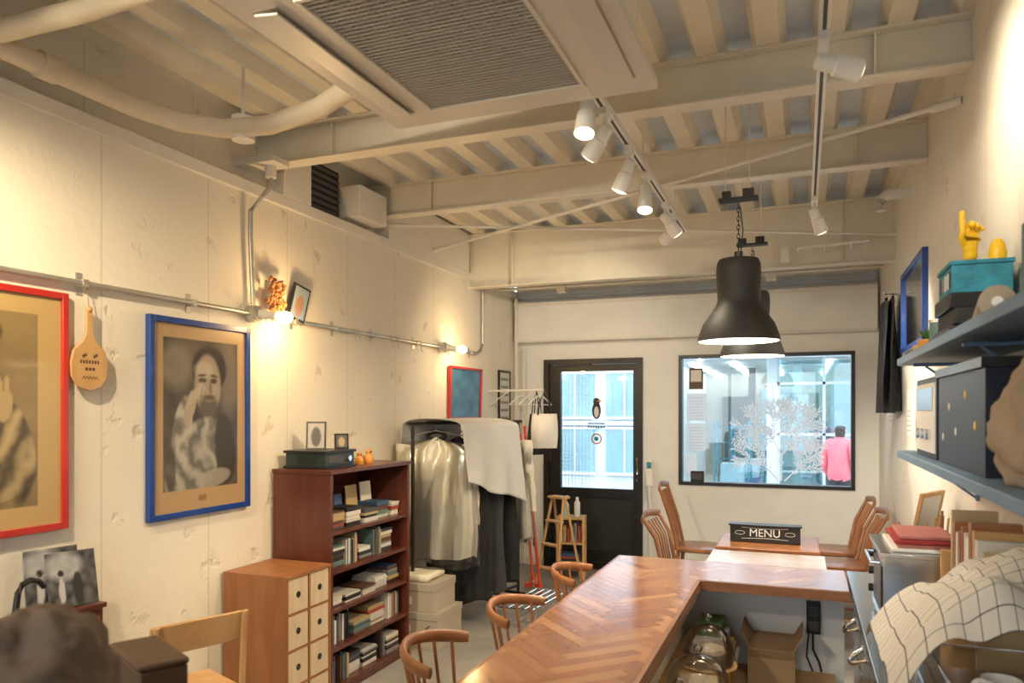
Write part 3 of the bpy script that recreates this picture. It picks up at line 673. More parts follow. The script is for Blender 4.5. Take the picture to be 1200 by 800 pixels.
# ------------------------------------------------------------------ bookcase
b=B(); x0,x1,y0,y1,h=XL+.015,-2.34,3.38,4.24,1.235
b.b2(x0,x1,y0,y0+.022,0,h-.022,MAHOG); b.b2(x0,x1,y1-.022,y1,0,h-.022,MAHOG); b.b2(x0-.0,x1+.012,y0-.012,y1+.012,h-.022,h,MAHOG); b.b2(x0,x0+.01,y0+.022,y1-.022,0,h-.022,MAHOG)
SH=[.06,.27,.48,.69,.90]
for z in SH: b.b2(x0+.01,x1-.008,y0+.022,y1-.022,z-.02,z,MAHOG)
b.b2(x1-.03,x1-.015,y0+.022,y1-.022,0,.04,MAHOG)
b.make('bookcase',bevel=.002)
b=B()
for si,z in enumerate(SH):
    y=y0+.03
    while y<y1-.08:
        kind=R.random(); xf=x1-.03-R.uniform(0,.03)
        if kind<.5 or si==3 and kind<.7:
            n=R.randint(4,9)
            for i in range(n):
                w=R.uniform(.009,.02); hh=R.uniform(.125,.17)
                if y+w>y1-.03: break
                b.b2(xf-.15,xf-R.uniform(0,.012),y,y+w-.001,z+.001,z+hh,R.choice(BK)); y+=w
            y+=R.uniform(0,.02)
        else:
            w=min(R.uniform(.14,.19),y1-.03-y); zz=z+.001
            if w<.08: break
            for i in range(R.randint(3,7)):
                t=R.uniform(.008,.025); o_=R.uniform(0,.015)
                if zz+t>z+.16: break
                b.b2(xf-.17,xf-o_,y+o_,y+w-R.uniform(0,.01),zz,zz+t,R.choice(BK)); zz+=t+.0005
            y+=w+R.uniform(.005,.02)
b.make('books_and_cds')
b=B()
for y,w in ((3.45,.09),(3.56,.11),(3.70,.08),(3.82,.12),(3.98,.12)):
    hh=R.uniform(.14,.25); b.box((x1-.2,y+w/2,.91+hh/2),(.008,w,hh),R.choice(BK),(0,-.1,0))
b.make('postcards_display')
# radio on top
b=B(); b.b2(-2.68,-2.40,3.42,3.72,h,h+.015,BLACK); b.b2(-2.67,-2.41,3.43,3.71,h+.015,h+.085,mat('dark_green',(.02,.035,.03),.35)); b.b2(-2.68,-2.40,3.42,3.72,h+.085,h+.10,BLACK)
b.b2(-2.412,-2.406,3.46,3.60,h+.03,h+.07,GREYD); b.cyl((-2.412,3.65,h+.05),(-2.395,3.65,h+.05),.018,CHROME)
for i in range(6): b.b2(-2.6,-2.46,3.428,3.432,h+.025+i*.009,h+.029+i*.009,BLACK)
b.make('vintage_radio',bevel=.004)
def standphoto(name,x,y,z,w,hh,fm,rz,cols,ty=.15):
    b=B(); t=.01
    b.b2(-w/2,w/2,0,.012,0,hh,fm); b.paint((-w/2+t,-.001,t),(w-2*t,0,0),(0,0,hh-2*t),lambda u,v:mx(cols[0],cols[1],ell(u,v,.5,.45,.3,.4)),14,18,PAINT)
    b.box((0,.04,hh*.35),(.02,.004,hh*.75),fm,(.35,0,0))
    o=b.make(name,loc=(x,y,z)); o.rotation_euler=(-ty,0,rz); return o
standphoto('standing_photo',-2.55,3.54,h+.10,.11,.16,BLACK,.5,((.36,.32,.28),(.05,.04,.04)))
standphoto('standing_photo',-2.46,3.66,h+.10,.08,.09,BLACK,.7,((.1,.1,.1),(.4,.3,.2)))
def figurine(x,y,z,s=1):
    b=B(); b.lathe((x,y,z),[(.001,0),(.018*s,0),(.022*s,.012*s),(.02*s,.03*s),(.010*s,.042*s),(.001,.043*s)],ORANGE,14); b.ball((x,y,z+.05*s),.013*s,ORANGE); b.cyl((x+.012*s,y-.004,z+.05*s),(x+.022*s,y-.01,z+.05*s),.004*s,BLACK,r1=.001)
    b.ball((x-.018*s,y,z+.028*s),.010*s,ORANGE,(1.4,.6,.6)); b.make('bird_figurine')
figurine(-2.47,3.86,h,1.2); figurine(-2.47,3.96,h,1.4)
b=B(); b.cyl((-2.48,3.78,h),(-2.48,3.78,h+.045),.02,WHITE); b.tube([(-2.48,3.80,h+.035),(-2.48,3.815,h+.025),(-2.48,3.80,h+.012)],.003,WHITE,6); b.make('small_cup')
# drawer chest
b=B(); x0,x1,y0,y1,h=XL+.015,-2.33,3.0,3.365,.745
b.b2(x0+.002,x1-.02,y0+.012,y1-.012,0.01,h-.016,CHESTW); b.b2(x0,x1,y0,y0+.014,0,h-.016,CHESTW); b.b2(x0,x1,y1-.014,y1,0,h-.016,CHESTW); b.b2(x0,x1+.003,y0-.003,y1+.003,h-.016,h,CHESTW); b.b2(x1-.03,x1,(y0+y1)/2-.007,(y0+y1)/2+.007,0.002,h-.017,CHESTW)
for r in range(4):
    z1=h-.019-r*.18; z0_=z1-.166
    b.b2(x1-.03,x1-.001,y0+.014,(y0+y1)/2-.007,z0_-.012,z0_-.002,CHESTW); b.b2(x1-.03,x1-.001,(y0+y1)/2+.007,y1-.014,z0_-.012,z0_-.002,CHESTW)
    for c0 in (y0+.018,(y0+y1)/2+.011):
        c1=c0+.153; b.b2(x1-.018,x1-.003,c0,c1,z0_,z1,DRAWW)
        cyy,cz=(c0+c1)/2,(z0_+z1)/2
        b.lathe((x1-.0028,cyy,cz),[(.001,0),(.014,0),(.016,.002),(.016,-.002)],BLACK,16,Matrix.Rotation(math.pi/2,3,'Y'))
b.make('drawer_chest',keep=False)
# narrow wall cabinet with photos (left foreground)
b=B(); b.b2(XL+.015,-2.57,1.35,2.18,.02,.78,MAHOG); b.b2(XL+.012,-2.56,1.34,2.19,.78,.80,MAHOG); b.b2(-2.57,-2.562,1.38,1.75,.06,.75,CHESTW); b.b2(-2.57,-2.562,1.78,2.16,.06,.75,CHESTW)
for y in (1.38,2.10):
    for x in (-2.70,-2.61): b.b2(x,x+.03,y,y+.04,0,.02,MAHOG)
for y in (1.73,1.80): b.ball((-2.555,y,.45),.012,CHROME)
b.make('side_cabinet',bevel=.003)
b=B()
def bwf(x,y):
    g=.08+.10*noise.noise(V((x*7,y*7,9)))
    if y>.45: g+=.30*ell(x,y,.35,.75,.35,.25,0,.5)
    g=g+(.5-g)*ell(x,y,.28,.30,.06,.25); g=g+(.02-g)*ell(x,y,.28,.62,.06,.06); g=g+(.03-g)*ell(x,y,.60,.32,.10,.30); g=g+(.4-g)*ell(x,y,.60,.68,.05,.06)
    g=max(.02,min(.75,g)); return (g,g,g*1.02)
b.paint((-2.63,2.0,.802),(.05,.17,0),(-.03,0,.21),bwf,40,36,PAINT); b.paint((-2.66,1.93,.802),(.04,.19,0),(-.02,0,.23),bwf,30,26,PAINT)
b.make('photo_prints',solid=.003)
b=B(); um=[(-2.42,1.62,.03),(-2.49,1.76,.80),(-2.50,1.785,.93),(-2.50,1.80,.955),(-2.50,1.83,.965),(-2.50,1.86,.955),(-2.50,1.88,.93)]
b.tube(um[:2],[.008,.028],BLACKM,10); b.tube(um[1:],[.012,.010,.010,.010,.010,.010],BLACK,10); b.make('umbrella')
# plywood chair near the wall
b=B()
b.box((-.17,0,.70),(.014,.38,.12),CHAIRL,(0,-.18,0)); b.b2(-.17,.17,-.19,.19,.42,.44,CHAIRL)
for sy in (-.17,.17):
    b.tube([(-.155,sy,.0),(-.165,sy,.44),(-.19,sy,.76)],.013,CHAIRL,8); b.tube([(.15,sy,0),(.14,sy,.43)],.014,CHAIRL,8); b.cyl((-.16,sy,.25),(.145,sy,.25),.009,CHAIRL,seg=8)
b.make('plywood_chair',loc=(-2.31,2.32,0),rot=2.75,bevel=.004)
# ------------------------------------------------------------------ foreground coat & bag
def lump(b,c,rad,m,seed,seg=64,rows=44,amp=.12,fr=1.3,det=3):
    rs=[]
    for i in range(rows+1):
        ph=-math.pi/2+math.pi*i/rows; ring=[]
        for k in range(seg):
            t=k/seg*6.28319; d=V((math.cos(ph)*math.cos(t),math.cos(ph)*math.sin(t),math.sin(ph)))
            f=1+amp*noise.fractal(d*fr+V((seed,0,0)),1,2.2,det)
            ring.append((c[0]+d.x*rad[0]*f,c[1]+d.y*rad[1]*f,c[2]+d.z*rad[2]*f))
        rs.append(ring)
    b.rings(rs,m)
b=B()
lump(b,(-1.16,.84,1.08),(.135,.13,.15),CLOTHBR,3,amp=.22,fr=1.8,det=3); lump(b,(-1.16,.86,.83),(.15,.14,.28),CLOTHBR,5,amp=.16,det=2)
b.make('brown_coat',sharp=179)
b=B(); b.lathe((-1.16,.86,.50),[(.001,0),(.17,0),(.18,.03),(.17,.045),(.001,.05)],LEATH,28)
for a in range(4):
    t=a*1.5708+.78; b.tube([(-1.16+.12*math.cos(t),.86+.12*math.sin(t),.50),(-1.16+.17*math.cos(t),.86+.17*math.sin(t),0)],.015,CHAIRW,8)
b.make('stool')
b=B(); b.box((0,0,.16),(.10,.22,.31),LEATH); b.box((0,0,.322),(.105,.225,.014),LEATH); b.box((0,.116,.16),(.105,.012,.33),BLACKM)
b.make('leather_bag',loc=(-1.36,1.27,.69),rot=1.1,bevel=.01)
b=B(); b.lathe((-1.36,1.27,.0),[(.001,0),(.17,0),(.17,.02),(.03,.03),(.03,.64),(.14,.66),(.15,.675),(.14,.688),(.001,.689)],MAHOG,32); b.make('round_side_table')
# ------------------------------------------------------------------ clothes rack
b=B(); A=V((-2.46,4.50,0)); Bp=V((-2.15,5.70,0)); d=(Bp-A).normalized(); pn=V((-d.y,d.x,0)); zt=1.47
for e in (A,Bp):
    b.tube([e+V((0,0,.08)),e+V((0,0,zt-.03)),e+V((0,0,zt))],.0125,BLACK,12); b.tube([e+pn*.2+V((0,0,.08)),e-pn*.2+V((0,0,.08))],.0125,BLACK,10)
    for s in (-1,1): b.ball(tuple(e+pn*.2*s+V((0,0,.028))),.026,BLACK)
    for s in (-1,1): b.cyl(e+pn*.2*s+V((0,0,.05)),e+pn*.2*s+V((0,0,.08)),.008,CHROME)
b.tube([A-d*.04+V((0,0,zt)),Bp+d*.04+V((0,0,zt))],.0125,BLACK,12)
b.tube([A+V((0,0,.14)),Bp+V((0,0,.14))],.010,BLACK,10)
rack=b.make('clothes_rack')
def garment(name,s,W,H,T,m,seed=0,flare=1.15,sleeves=True,yawoff=0,plastic=False,coll=None,drop=.10,side=0):
    p=A+d*s+pn*side; p=V((p.x,p.y,zt))
    b=B(); nk=72; rows=32
    def sect(i,W,T,H,infl=0):
        q=i/rows; z=-drop-H*q
        w=W/2*(.16+.84*min(1,q/.09)**.6)*(1+(flare-1)*q)+infl; th=T/2*(.45+.55*min(1,q/.2))+infl
        ring=[]
        for k in range(nk):
            t=k/nk*6.28319; c,s_=math.cos(t),math.sin(t)
            f=1+.28*min(1,q*2)*math.sin(7*t+seed+2.5*q)+.14*math.sin(13*t+seed*2+q*4)
            x=w*math.copysign(abs(c)**.85,c)*(1+.03*math.sin(9*q+seed)); y=th*s_*f
            ring.append((x,y,z-.02*abs(c)*(1 if q<.1 else 0)+.012*math.sin(5*t+seed)*q))
        return ring
    b.rings([sect(i,W,T,H) for i in range(rows+1)],m)
    if plastic: b.rings([sect(i,W,T,H*1.08,.02) for i in range(rows+1)],PLAST,cap=False)
    if sleeves:
        for sg in (-1,1):
            pts=[];rr=[]
            for k in range(12):
                q=k/11; pts.append((sg*(W/2*.86+.035*math.sin(q*1.6)),-.03+.02*math.sin(q*5+seed),-drop-.05-H*.68*q)); rr.append(.056-.012*q+.005*math.sin(q*20+seed))
            b.tube(pts,rr,m,14,flat=(1,1.0))
    if coll: b.tube([(.06*math.cos(k/12*6.28319),.04*math.sin(k/12*6.28319)-.01,-drop+.01-.03*math.sin(k/12*6.28319)) for k in range(13)],.016,coll,8)
    b.tube([(-.2*W/.45,0,-drop+.0),(0,0,-.055),(.2*W/.45,0,-drop+.0)],.004,GALV,6)
    b.tube([(0,0,-.055),(0,0,-.015),(0,.015,.0),(0,.010,.0165),(0,-.012,.0165)],.0025,GALV,6)
    o=b.make(name,loc=(p.x,p.y,p.z),rot=math.atan2(pn.y,pn.x)+yawoff)
    return o
garment('cream_coat',.24,.52,.84,.19,CLOTHC,1,plastic=True,coll=CLOTHB,yawoff=.62,flare=1.12)
garment('black_coat',.48,.44,1.18,.14,CLOTHB,3.1,flare=1.15,yawoff=.45,sleeves=False)
garment('charcoal_coat',.64,.46,1.14,.13,CLOTHN,5.2,yawoff=.35,sleeves=False)
garment('black_dress',.82,.46,1.1,.13,CLOTHB,7.2,yawoff=.3,sleeves=False)
garment('cream_jacket',1.02,.44,.8,.12,CLOTHC,6.2,yawoff=.2,sleeves=True,plastic=True)
# grey cloth draped over the bar
b=B()
def sheet2(u,v):
    s=.16+u*.66; q=(v-.28)/.72 if v>.28 else (v-.28)/.28
    a=abs(q); k=min(1,a/.40); r=max(0,a-.40)/.60
    off=(.30*math.sin(k*1.57)+.014*math.sin(u*16+v*5)*r+.02*r)*(-1 if q>0 else .85)
    L=(.38+.18*u) if q>0 else .15
    z=zt+.03-.06*k*k-L*r+.012*math.sin(u*9+1)*a
    s2=s+(.06*r if q>0 else 0)
    p=A+d*s2+pn*off; return (p.x,p.y,z)
b.grid(sheet2,60,60,CLOTHG); b.make('grey_cloth_cover',solid=.004,sharp=179)
# storage boxes under the rack
b=B()
b.b2(-2.68,-2.20,4.36,4.72,.0,.22,TAUPE); b.b2(-2.685,-2.195,4.355,4.725,.19,.235,TAUPE); b.b2(-2.56,-2.40,4.352,4.356,.08,.15,PAPER)
b.tube([(-2.28,4.352,.10),(-2.28,4.345,.14),(-2.25,4.345,.16)],.004,BLACK,6)
b.make('storage_box',bevel=.004)
b=B(); b.b2(-2.66,-2.24,4.38,4.70,.236,.40,TAUPE); b.b2(-2.665,-2.235,4.375,4.705,.37,.42,TAUPE); b.b2(-2.54,-2.40,4.372,4.376,.28,.33,PAPER); b.make('storage_box',bevel=.004)
b=B(); b.b2(-2.64,-2.30,4.40,4.68,.421,.47,CLOTHC); b.make('folded_blanket',bevel=.02)
b=B()
for i in range(5): b.tube([(-2.0+i*.06,4.95,.16),(-1.94+i*.06,5.55,.16)],.006,CHROME,8)
for x,y in ((-2.03,4.94),(-1.73,4.94),(-1.97,5.56),(-1.67,5.56)): b.cyl((x,y,0),(x,y,.22),.009,CHROME,seg=8)
b.tube([(-2.03,4.94,.16),(-1.73,4.94,.16)],.008,CHROME,8); b.tube([(-1.97,5.56,.16),(-1.67,5.56,.16)],.008,CHROME,8); b.make('wire_shoe_rack')
# hook rail & bags near the door
b=B(); b.tube([(XL,6.45,1.74),(-2.12,6.25,1.74)],.009,WHITE,8); b.tube([(XL,6.45,1.6),(-2.5,6.37,1.73)],.006,WHITE,8); b.make('wall_hanger_rail')
def hanger(s,rz=1.0):
    p=V((XL,6.45,1.74))+(V((-2.12,6.25,1.74))-V((XL,6.45,1.74)))*s
    b=B(); b.tube([(0,.0,.01),(0,.012,.004),(0,.012,-.02),(0,0,-.05)],.003,WHITE,6); b.tube([(-.17,0,-.13),(-.05,0,-.06),(0,0,-.05),(.05,0,-.06),(.17,0,-.13)],.006,WHITE,8); b.tube([(-.17,0,-.13),(.17,0,-.13)],.004,WHITE,6)
    b.make('clothes_hanger',loc=p,rot=rz)
for s in (.62,.78,.94): hanger(s,1.25)
def tote(x,y,z,w,h,m,rot):
    b=B(); rs=[]
    for i in range(13):
        q=i/12; ww=w/2*(1+.08*math.sin(q*3)); th=.015+.05*math.sin(q*2.6); 
        rs.append([(ww*math.copysign(abs(math.cos(t))**.5,math.cos(t)),th*math.sin(t)*(1+.2*math.sin(4*t+q*4)),-h*q) for t in [k/32*6.28319 for k in range(32)]])
    b.rings(rs,m)
    for sy in (-.015,.015): b.tube([(-w*.28,sy,-.02),(-w*.2,sy,.10),(0,0,.20),(w*.2,sy,.10),(w*.28,sy,-.02)],.007,BLACK,8,flat=(.4,1))
    b.make('tote_bag',loc=(x,y,z),rot=rot)
tote(-2.10,6.22,1.53,.22,.30,CLOTHW,.5); tote(-2.19,6.27,1.53,.16,.36,CLOTHN,1.1)
# broom (red), easel, stand with bottles
b=B(); b.tube([(-2.15,6.05,.14),(-2.35,6.3,1.36)],.011,REDP,10); b.tube([(-2.14,6.04,.06),(-2.15,6.05,.16)],[.03,.018],REDP,10)
for i in range(14): b.tube([(-2.20+i*.009,6.03+.002*i,.07),(-2.215+i*.012,6.02+.002*i,.0)],.004,CLOTHT,5)
b.b2(-2.21,-2.07,6.01,6.07,.055,.09,REDP); b.make('broom')
b=B(); b.tube([(-1.98,5.78,.02),(-2.13,5.80,1.42)],.012,REDP,10); b.ball((-2.13,5.80,1.42),.015,REDP); b.lathe((-1.98,5.78,0),[(.001,0),(.06,0),(.05,.03),(.012,.04),(.001,.04)],GREYD,16); b.make('floor_mop')
b=B()
for sx in (-.13,.13): b.tube([(sx,0,0),(sx*.55,.16,.80)],.012,PINE,8,flat=(1,1)); b.tube([(sx,.34,0),(sx*.55,.18,.80)],.011,PINE,8)
for k in range(1,4): z=k*.2; f=1-.45*z/.8; b.box((0,.2*z*.98,z),(.26*f,.06,.015),PINE)
b.box((0,.17,.805),(.18,.10,.018),PINE); b.make('step_ladder',loc=(-2.06,6.10,0),rot=-.5)
b=B()
for z in (.10,.32,.55): b.b2(-.13,.13,-.12,.12,z,z+.018,PINE)
for sx in (-.12,.12):
    for sy in (-.11,.11): b.b2(sx-.012,sx+.012,sy-.012,sy+.012,0,.568,PINE)
for i in range(6): b.b2(-.10+i*.033,-.075+i*.033,-.1,.08,.338,.338+R.uniform(.12,.18),R.choice(BK))
for i in range(5): b.b2(-.10,.08,-.1,.08,.119+i*.022,.139+i*.022,R.choice(BK))
b.make('small_shelf_stand',loc=(-2.02,6.78,0),rot=.2)
b=B(); b.lathe((-2.06,6.72,.57),[(.001,0),(.032,0),(.034,.01),(.034,.11),(.02,.135),(.012,.14),(.012,.16),(.001,.16)],mat('aqua_bottle',(.35,.6,.62),.2),18); b.tube([(-2.06,6.72,.73),(-2.06,6.72,.76),(-2.03,6.70,.765)],.006,WHITE,8); b.make('pump_bottle')
b=B(); b.lathe((-1.96,6.76,.57),[(.001,0),(.026,0),(.028,.01),(.028,.13),(.014,.15),(.014,.18),(.001,.18)],WHITE,18); b.make('spray_bottle')
# ------------------------------------------------------------------ right wall
def shelf(z):
    b=B(); b.b2(.36,XR,1.0,3.42,z,z+.028,SHELFB)
    for y in (1.3,2.3,3.25): b.b2(.40,XR,y,y+.02,z-.012,z,SHELFB); b.b2(XR-.012,XR,y,y+.02,z-.15,z,SHELFB); b.tube([(.44,y+.01,z-.01),(XR-.01,y+.01,z-.14)],.005,SHELFB,6)
    b.make('wall_shelf',bevel=.003)
shelf(1.735); shelf(1.365)
U=1.764; L_=1.394
b=B(); b.b2(.42,.60,2.62,2.92,U,U+.05,BLACK); b.b2(.43,.59,2.60,2.90,U+.051,U+.10,BLACKM); b.b2(.42,.58,2.63,2.90,U+.101,U+.15,BLACK); b.make('cassette_cases',bevel=.004)
b=B(); b.b2(.43,.59,2.64,2.88,U+.151,U+.235,TEAL); b.b2(.425,.595,2.635,2.885,U+.236,U+.248,TEAL)
for i in range(5): b.b2(.4285,.43,2.66+i*.042,2.685+i*.042,U+.17,U+.22,R.choice(BK))
b.make('tea_tin',bevel=.004)
def skinobj(name,verts,edges,rad,mat_,root=0,sub=2,loc=(0,0,0),rz=0):
    me=bpy.data.meshes.new(name); me.from_pydata(verts,edges,[]); ob=bpy.data.objects.new(name,me); sc.collection.objects.link(ob)
    ob.location=loc; ob.rotation_euler=(0,0,rz)
    md=ob.modifiers.new('skin','SKIN'); md.use_smooth_shade=True
    for i,r in enumerate(rad):
        sv=me.skin_vertices[0].data[i]; sv.radius=(r,r) if not hasattr(r,'__len__') else r; sv.use_root=(i==root)
    s=ob.modifiers.new('sub','SUBSURF'); s.levels=sub; s.render_levels=sub
    me.materials.append(mat_); return ob
def hand_orn(x,y,z):
    vs=[(0,0,0),(0,0,.03),(0,0,.055),  (0,.0,.085)]; es=[(0,1),(1,2),(2,3)]; rd=[.024,.020,(.026,.016),(.028,.013)]
    fingers=[((-.022,0,.09),[(-.024,0,.115),(-.025,0,.14),(-.026,.0,.165)],.0095),((-.007,0,.092),[(-.007,0,.112),(-.007,-.022,.122),(-.007,-.030,.104)],.0085),((.008,0,.090),[(.008,0,.108),(.009,-.021,.117),(.009,-.028,.10)],.008),((.022,0,.086),[(.023,0,.10),(.024,-.018,.108),(.024,-.024,.094)],.007)]
    for root,ch,r in fingers:
        i=len(vs); vs.append(root); es.append((3,i)); rd.append(r*1.1)
        for c in ch: vs.append(c); es.append((len(vs)-2,len(vs)-1)); rd.append(r)
    i=len(vs); vs.append((-.024,-.010,.055)); es.append((2,i)); rd.append(.011); vs.append((-.040,-.022,.075)); es.append((i,i+1)); rd.append(.0095); vs.append((-.036,-.034,.095)); es.append((i+1,i+2)); rd.append(.008)
    return skinobj('hand_ornament',vs,es,rd,YEL,0,2,(x,y,z),.3)
hand_orn(.50,2.76,U+.262)
b=B(); b.lathe((.56,2.69,U+.249),[(.001,0),(.022,0),(.026,.02),(.020,.05),(.012,.065),(.001,.07)],YEL,16); b.make('yellow_egg_cup')
def pot(name,x,y,z,r,h_,m,plant=None):
    b=B(); b.lathe((x,y,z),[(.001,0),(r*.75,0),(r,h_),(r*1.04,h_),(r*1.04,h_+.006),(r*.9,h_+.006),(r*.85,h_*.9),(.001,h_*.88)],m,20)
    if plant:
        for i in range(26):
            a=R.uniform(0,6.28); l=R.uniform(.02,.05); e=R.uniform(.02,.06); p=V((x,y,z+h_*.9)); q=p+V((math.cos(a)*l,math.sin(a)*l,e)); w=V((-math.sin(a),math.cos(a),0))*.008
            b.face([p,(p+q)/2+w+V((0,0,.01)),q,(p+q)/2-w+V((0,0,.01))],plant)
    b.make(name)
pot('potted_succulent',.44,3.2,U,.035,.05,ORANGE,LEAF); pot('potted_succulent',.50,3.12,U,.03,.06,WHITE,LEAF); pot('clay_pot',.43,3.33,U,.025,.04,PINE)
b=B(); b.cyl((.45,3.02,U),(.45,3.02,U+.10),.03,BK[6]); b.cyl((.45,3.02,U+.10),(.45,3.02,U+.11),.031,CHROME); b.make('tea_canister')
b=B(); b.cyl((.42,2.02,U+.04),(.50,2.55,U+.04),.038,CLOTHT,seg=24); b.cyl((.42,2.018,U+.04),(.50,2.552,U+.04),.012,PAPER); b.cyl((.53,2.02,U+.035),(.56,2.5,U+.035),.033,LEATH,seg=20); b.make('fabric_roll')
b=B()
for i in range(10): b.b2(.45,.60,1.5+i*.045,1.54+i*.045,U,U+R.uniform(.12,.2),R.choice(BK))
b.make('books')
# lower shelf: radio, tin, bag
b=B(); b.b2(.40,.60,2.72,3.16,L_,L_+.27,NAVY); b.b2(.394,.40,2.74,3.14,L_+.02,L_+.25,PAPER)
b.b2(.392,.394,2.76,3.12,L_+.16,L_+.235,STEEL)
for k in range(3): b.cyl((.394,2.82+k*.1,L_+.08),(.380,2.82+k*.1,L_+.08),.018,CHROME)
b.make('radio',bevel=.008)
b=B(); b.b2(.40,.60,2.04,2.68,L_,L_+.26,NAVY); b.b2(.39,.605,2.03,2.69,L_+.26,L_+.285,BLACK)
for y,z in ((2.15,.12),(2.27,.2),(2.4,.10),(2.5,.17),(2.6,.08)): b.ball((.399,y,L_+z),.012,YEL if y<2.3 else PAPER,(.15,1,1),10)
b.make('navy_storage_tin',bevel=.01)
b=B(); b.b2(.42,.52,3.24,3.36,L_,L_+.17,WHITE); b.b2(.418,.42,3.25,3.35,L_+.04,L_+.12,BK[8]); b.make('small_clock_box',bevel=.006)
b=B(); lump(b,(.475,1.80,L_+.12),(.10,.19,.15),CLOTHT,8,amp=.22,fr=1.8,det=4)
for v in b.bm.verts: v.co.z=max(v.co.z,L_); v.co.x=min(v.co.x,.61)
b.make('canvas_bag',sharp=179)
# framed mirror on right wall, black apron, papers
b=B(); y0,y1,z0,z1=4.48,5.42,1.92,2.42; t=.03
b.b2(XR-.03,XR,y0,y0+t,z0,z1,BLUEF); b.b2(XR-.03,XR,y1-t,y1,z0,z1,BLUEF); b.b2(XR-.03,XR,y0+t,y1-t,z0,z0+t,BLUEF); b.b2(XR-.03,XR,y0+t,y1-t,z1-t,z1,BLUEF); b.b2(XR-.014,XR-.001,y0+t,y1-t,z0+t,z1-t,CHROME); b.make('framed_mirror',bevel=.003)
b=B()
def apron(u,v):
    w=.20+.16*v; return (XR-.06-.05*math.sin(u*9+v*2)*(.3+.7*v)-.03,5.72-w+2*w*u,2.34-.80*v-.06*abs(u-.5)*(1-v)*2)
b.grid(apron,36,30,CLOTHN); b.grid(lambda u,v:(min(XR-.004,apron(u,v)[0]+.04),apron(u,v)[1],apron(u,v)[2]+.01),10,10,CLOTHB)
b.cyl((XR-.001,5.72,2.35),(XR-.09,5.72,2.36),.008,CHROME); b.ball((XR-.09,5.72,2.36),.014,CHROME); b.make('black_apron')
b=B()
for y,z,w,hh in ((6.2,1.45,.16,.22),(5.1,1.4,.21,.28),(4.75,1.5,.18,.26),(6.5,1.5,.2,.28)): b.b2(XR-.004,XR,y,y+w,z,z+hh,PAPER); [b.b2(XR-.005,XR-.004,y+.02,y+w-.02,z+.03+k*.03,z+.035+k*.03,BK[8]) for k in range(5)]
b.make('wall_notices')
b=B()
b.tube([(-.05,5.97,2.76),(.45,5.97,2.78)],.012,WHITE,8)
for i in range(6): b.tube([(-.03+i*.09,5.97,2.76),(-.03+i*.09,5.95,2.72),(-.03+i*.09,5.94,2.76)],.006,WHITE,6)
b.b2(-.15,-.09,5.955,5.99,2.66,2.78,OFFW); b.make('hook_strip')
b=B(); b.tube([(XR,5.2,2.9),(XR-.12,5.2,2.9),(XR-.16,5.2,2.87),(XR-.16,5.2,2.80)],.035,WHITE,14); b.make('vent_pipe')
# items standing on steel counter below shelves
b=B(); tx0,tx1,ty0,ty1=.27,.585,2.98,3.42
b.b2(tx0,tx1,ty0,ty1,.775,1.03,STEEL); b.b2(tx0-.012,tx1,ty0-.012,ty1+.012,1.03,1.045,STEEL)
b.b2(tx0-.006,tx0,ty0+.03,ty1-.12,.82,.99,BLACK); b.tube([(tx0-.006,ty0+.05,1.0),(tx0-.035,ty0+.05,1.0),(tx0-.035,ty1-.14,1.0),(tx0-.006,ty1-.14,1.0)],.006,CHROME,8)
for z in (.84,.91,.98): b.cyl((tx0,ty1-.06,z),(tx0-.02,ty1-.06,z),.016,BLACK)
for x in (tx0+.03,tx1-.03):
    for y in (ty0+.03,ty1-.03): b.cyl((x,y,.756),(x,y,.776),.014,BLACK)
b.make('toaster_oven',bevel=.004)
b=B(); cols=[mat('pink_towel',(.50,.18,.16),.9,bump=.3),mat('red_towel',(.36,.035,.035),.9,bump=.3),CLOTHW]
for i,(m_,o_) in enumerate(((cols[2],0),(cols[0],.02),(cols[1],.01),(cols[0],.03))): b.b2(tx0+.03+o_,tx1-.05-o_,ty0+.03+o_,ty1-.06-o_,1.046+i*.014,1.0595+i*.014,m_)
b.make('folded_towels',bevel=.005)
b=B(); b.b2(0,.012,-.12,.12,0,.018,PINE); b.b2(0,.012,-.12,.12,.40,.418,PINE); b.b2(0,.012,-.12,-.102,.018,.40,PINE); b.b2(0,.012,.102,.12,.018,.40,PINE); b.b2(.004,.008,-.102,.102,.018,.40,PAPER)
o=b.make('wooden_frame',loc=(.44,3.66,.80)); o.rotation_euler=(0,.2,-.5)
b=B(); b.lathe((.52,3.52,.756),[(.001,0),(.05,0),(.055,.12),(.052,.12),(.047,.01),(.001,.01)],STEEL,24)
for i in range(16):
    a=R.uniform(0,6.28); r=R.uniform(.005,.035); b.tube([(.52+r*.5*math.cos(a),3.52+r*.5*math.sin(a),.77),(.52+r*1.6*math.cos(a),3.52+r*1.6*math.sin(a),R.uniform(1.02,1.14))],.005,R.choice([PINE,CHAIRW,CHROME,CHAIRL]),6)
b.make('utensil_holder')
b=B()
for i in range(12):
    y=2.36+i*.042; hh=R.uniform(.22,.32); b.b2(.46,.59,y,y+R.uniform(.02,.038),.92,.92+hh,R.choice([BK[1],BK[9],BK[5],PINE,CHAIRL,BK[0],CHAIRW]))
b.b2(.44,.60,2.34,2.92,.90,.92,PINE)
for y in (2.34,2.90): b.b2(.44,.60,y,y+.02,.756,1.08,PINE)
b.make('cookbook_rack')
b=B(); b.lathe((.36,3.86,.756),[(.001,0),(.04,0),(.045,.08),(.05,.16),(.047,.16),(.04,.01),(.001,.01)],STEEL,24); b.tube([(.405,3.86,.89),(.44,3.86,.88),(.44,3.86,.80),(.405,3.86,.79)],.005,STEEL,8); b.make('steel_pitcher')
b=B()
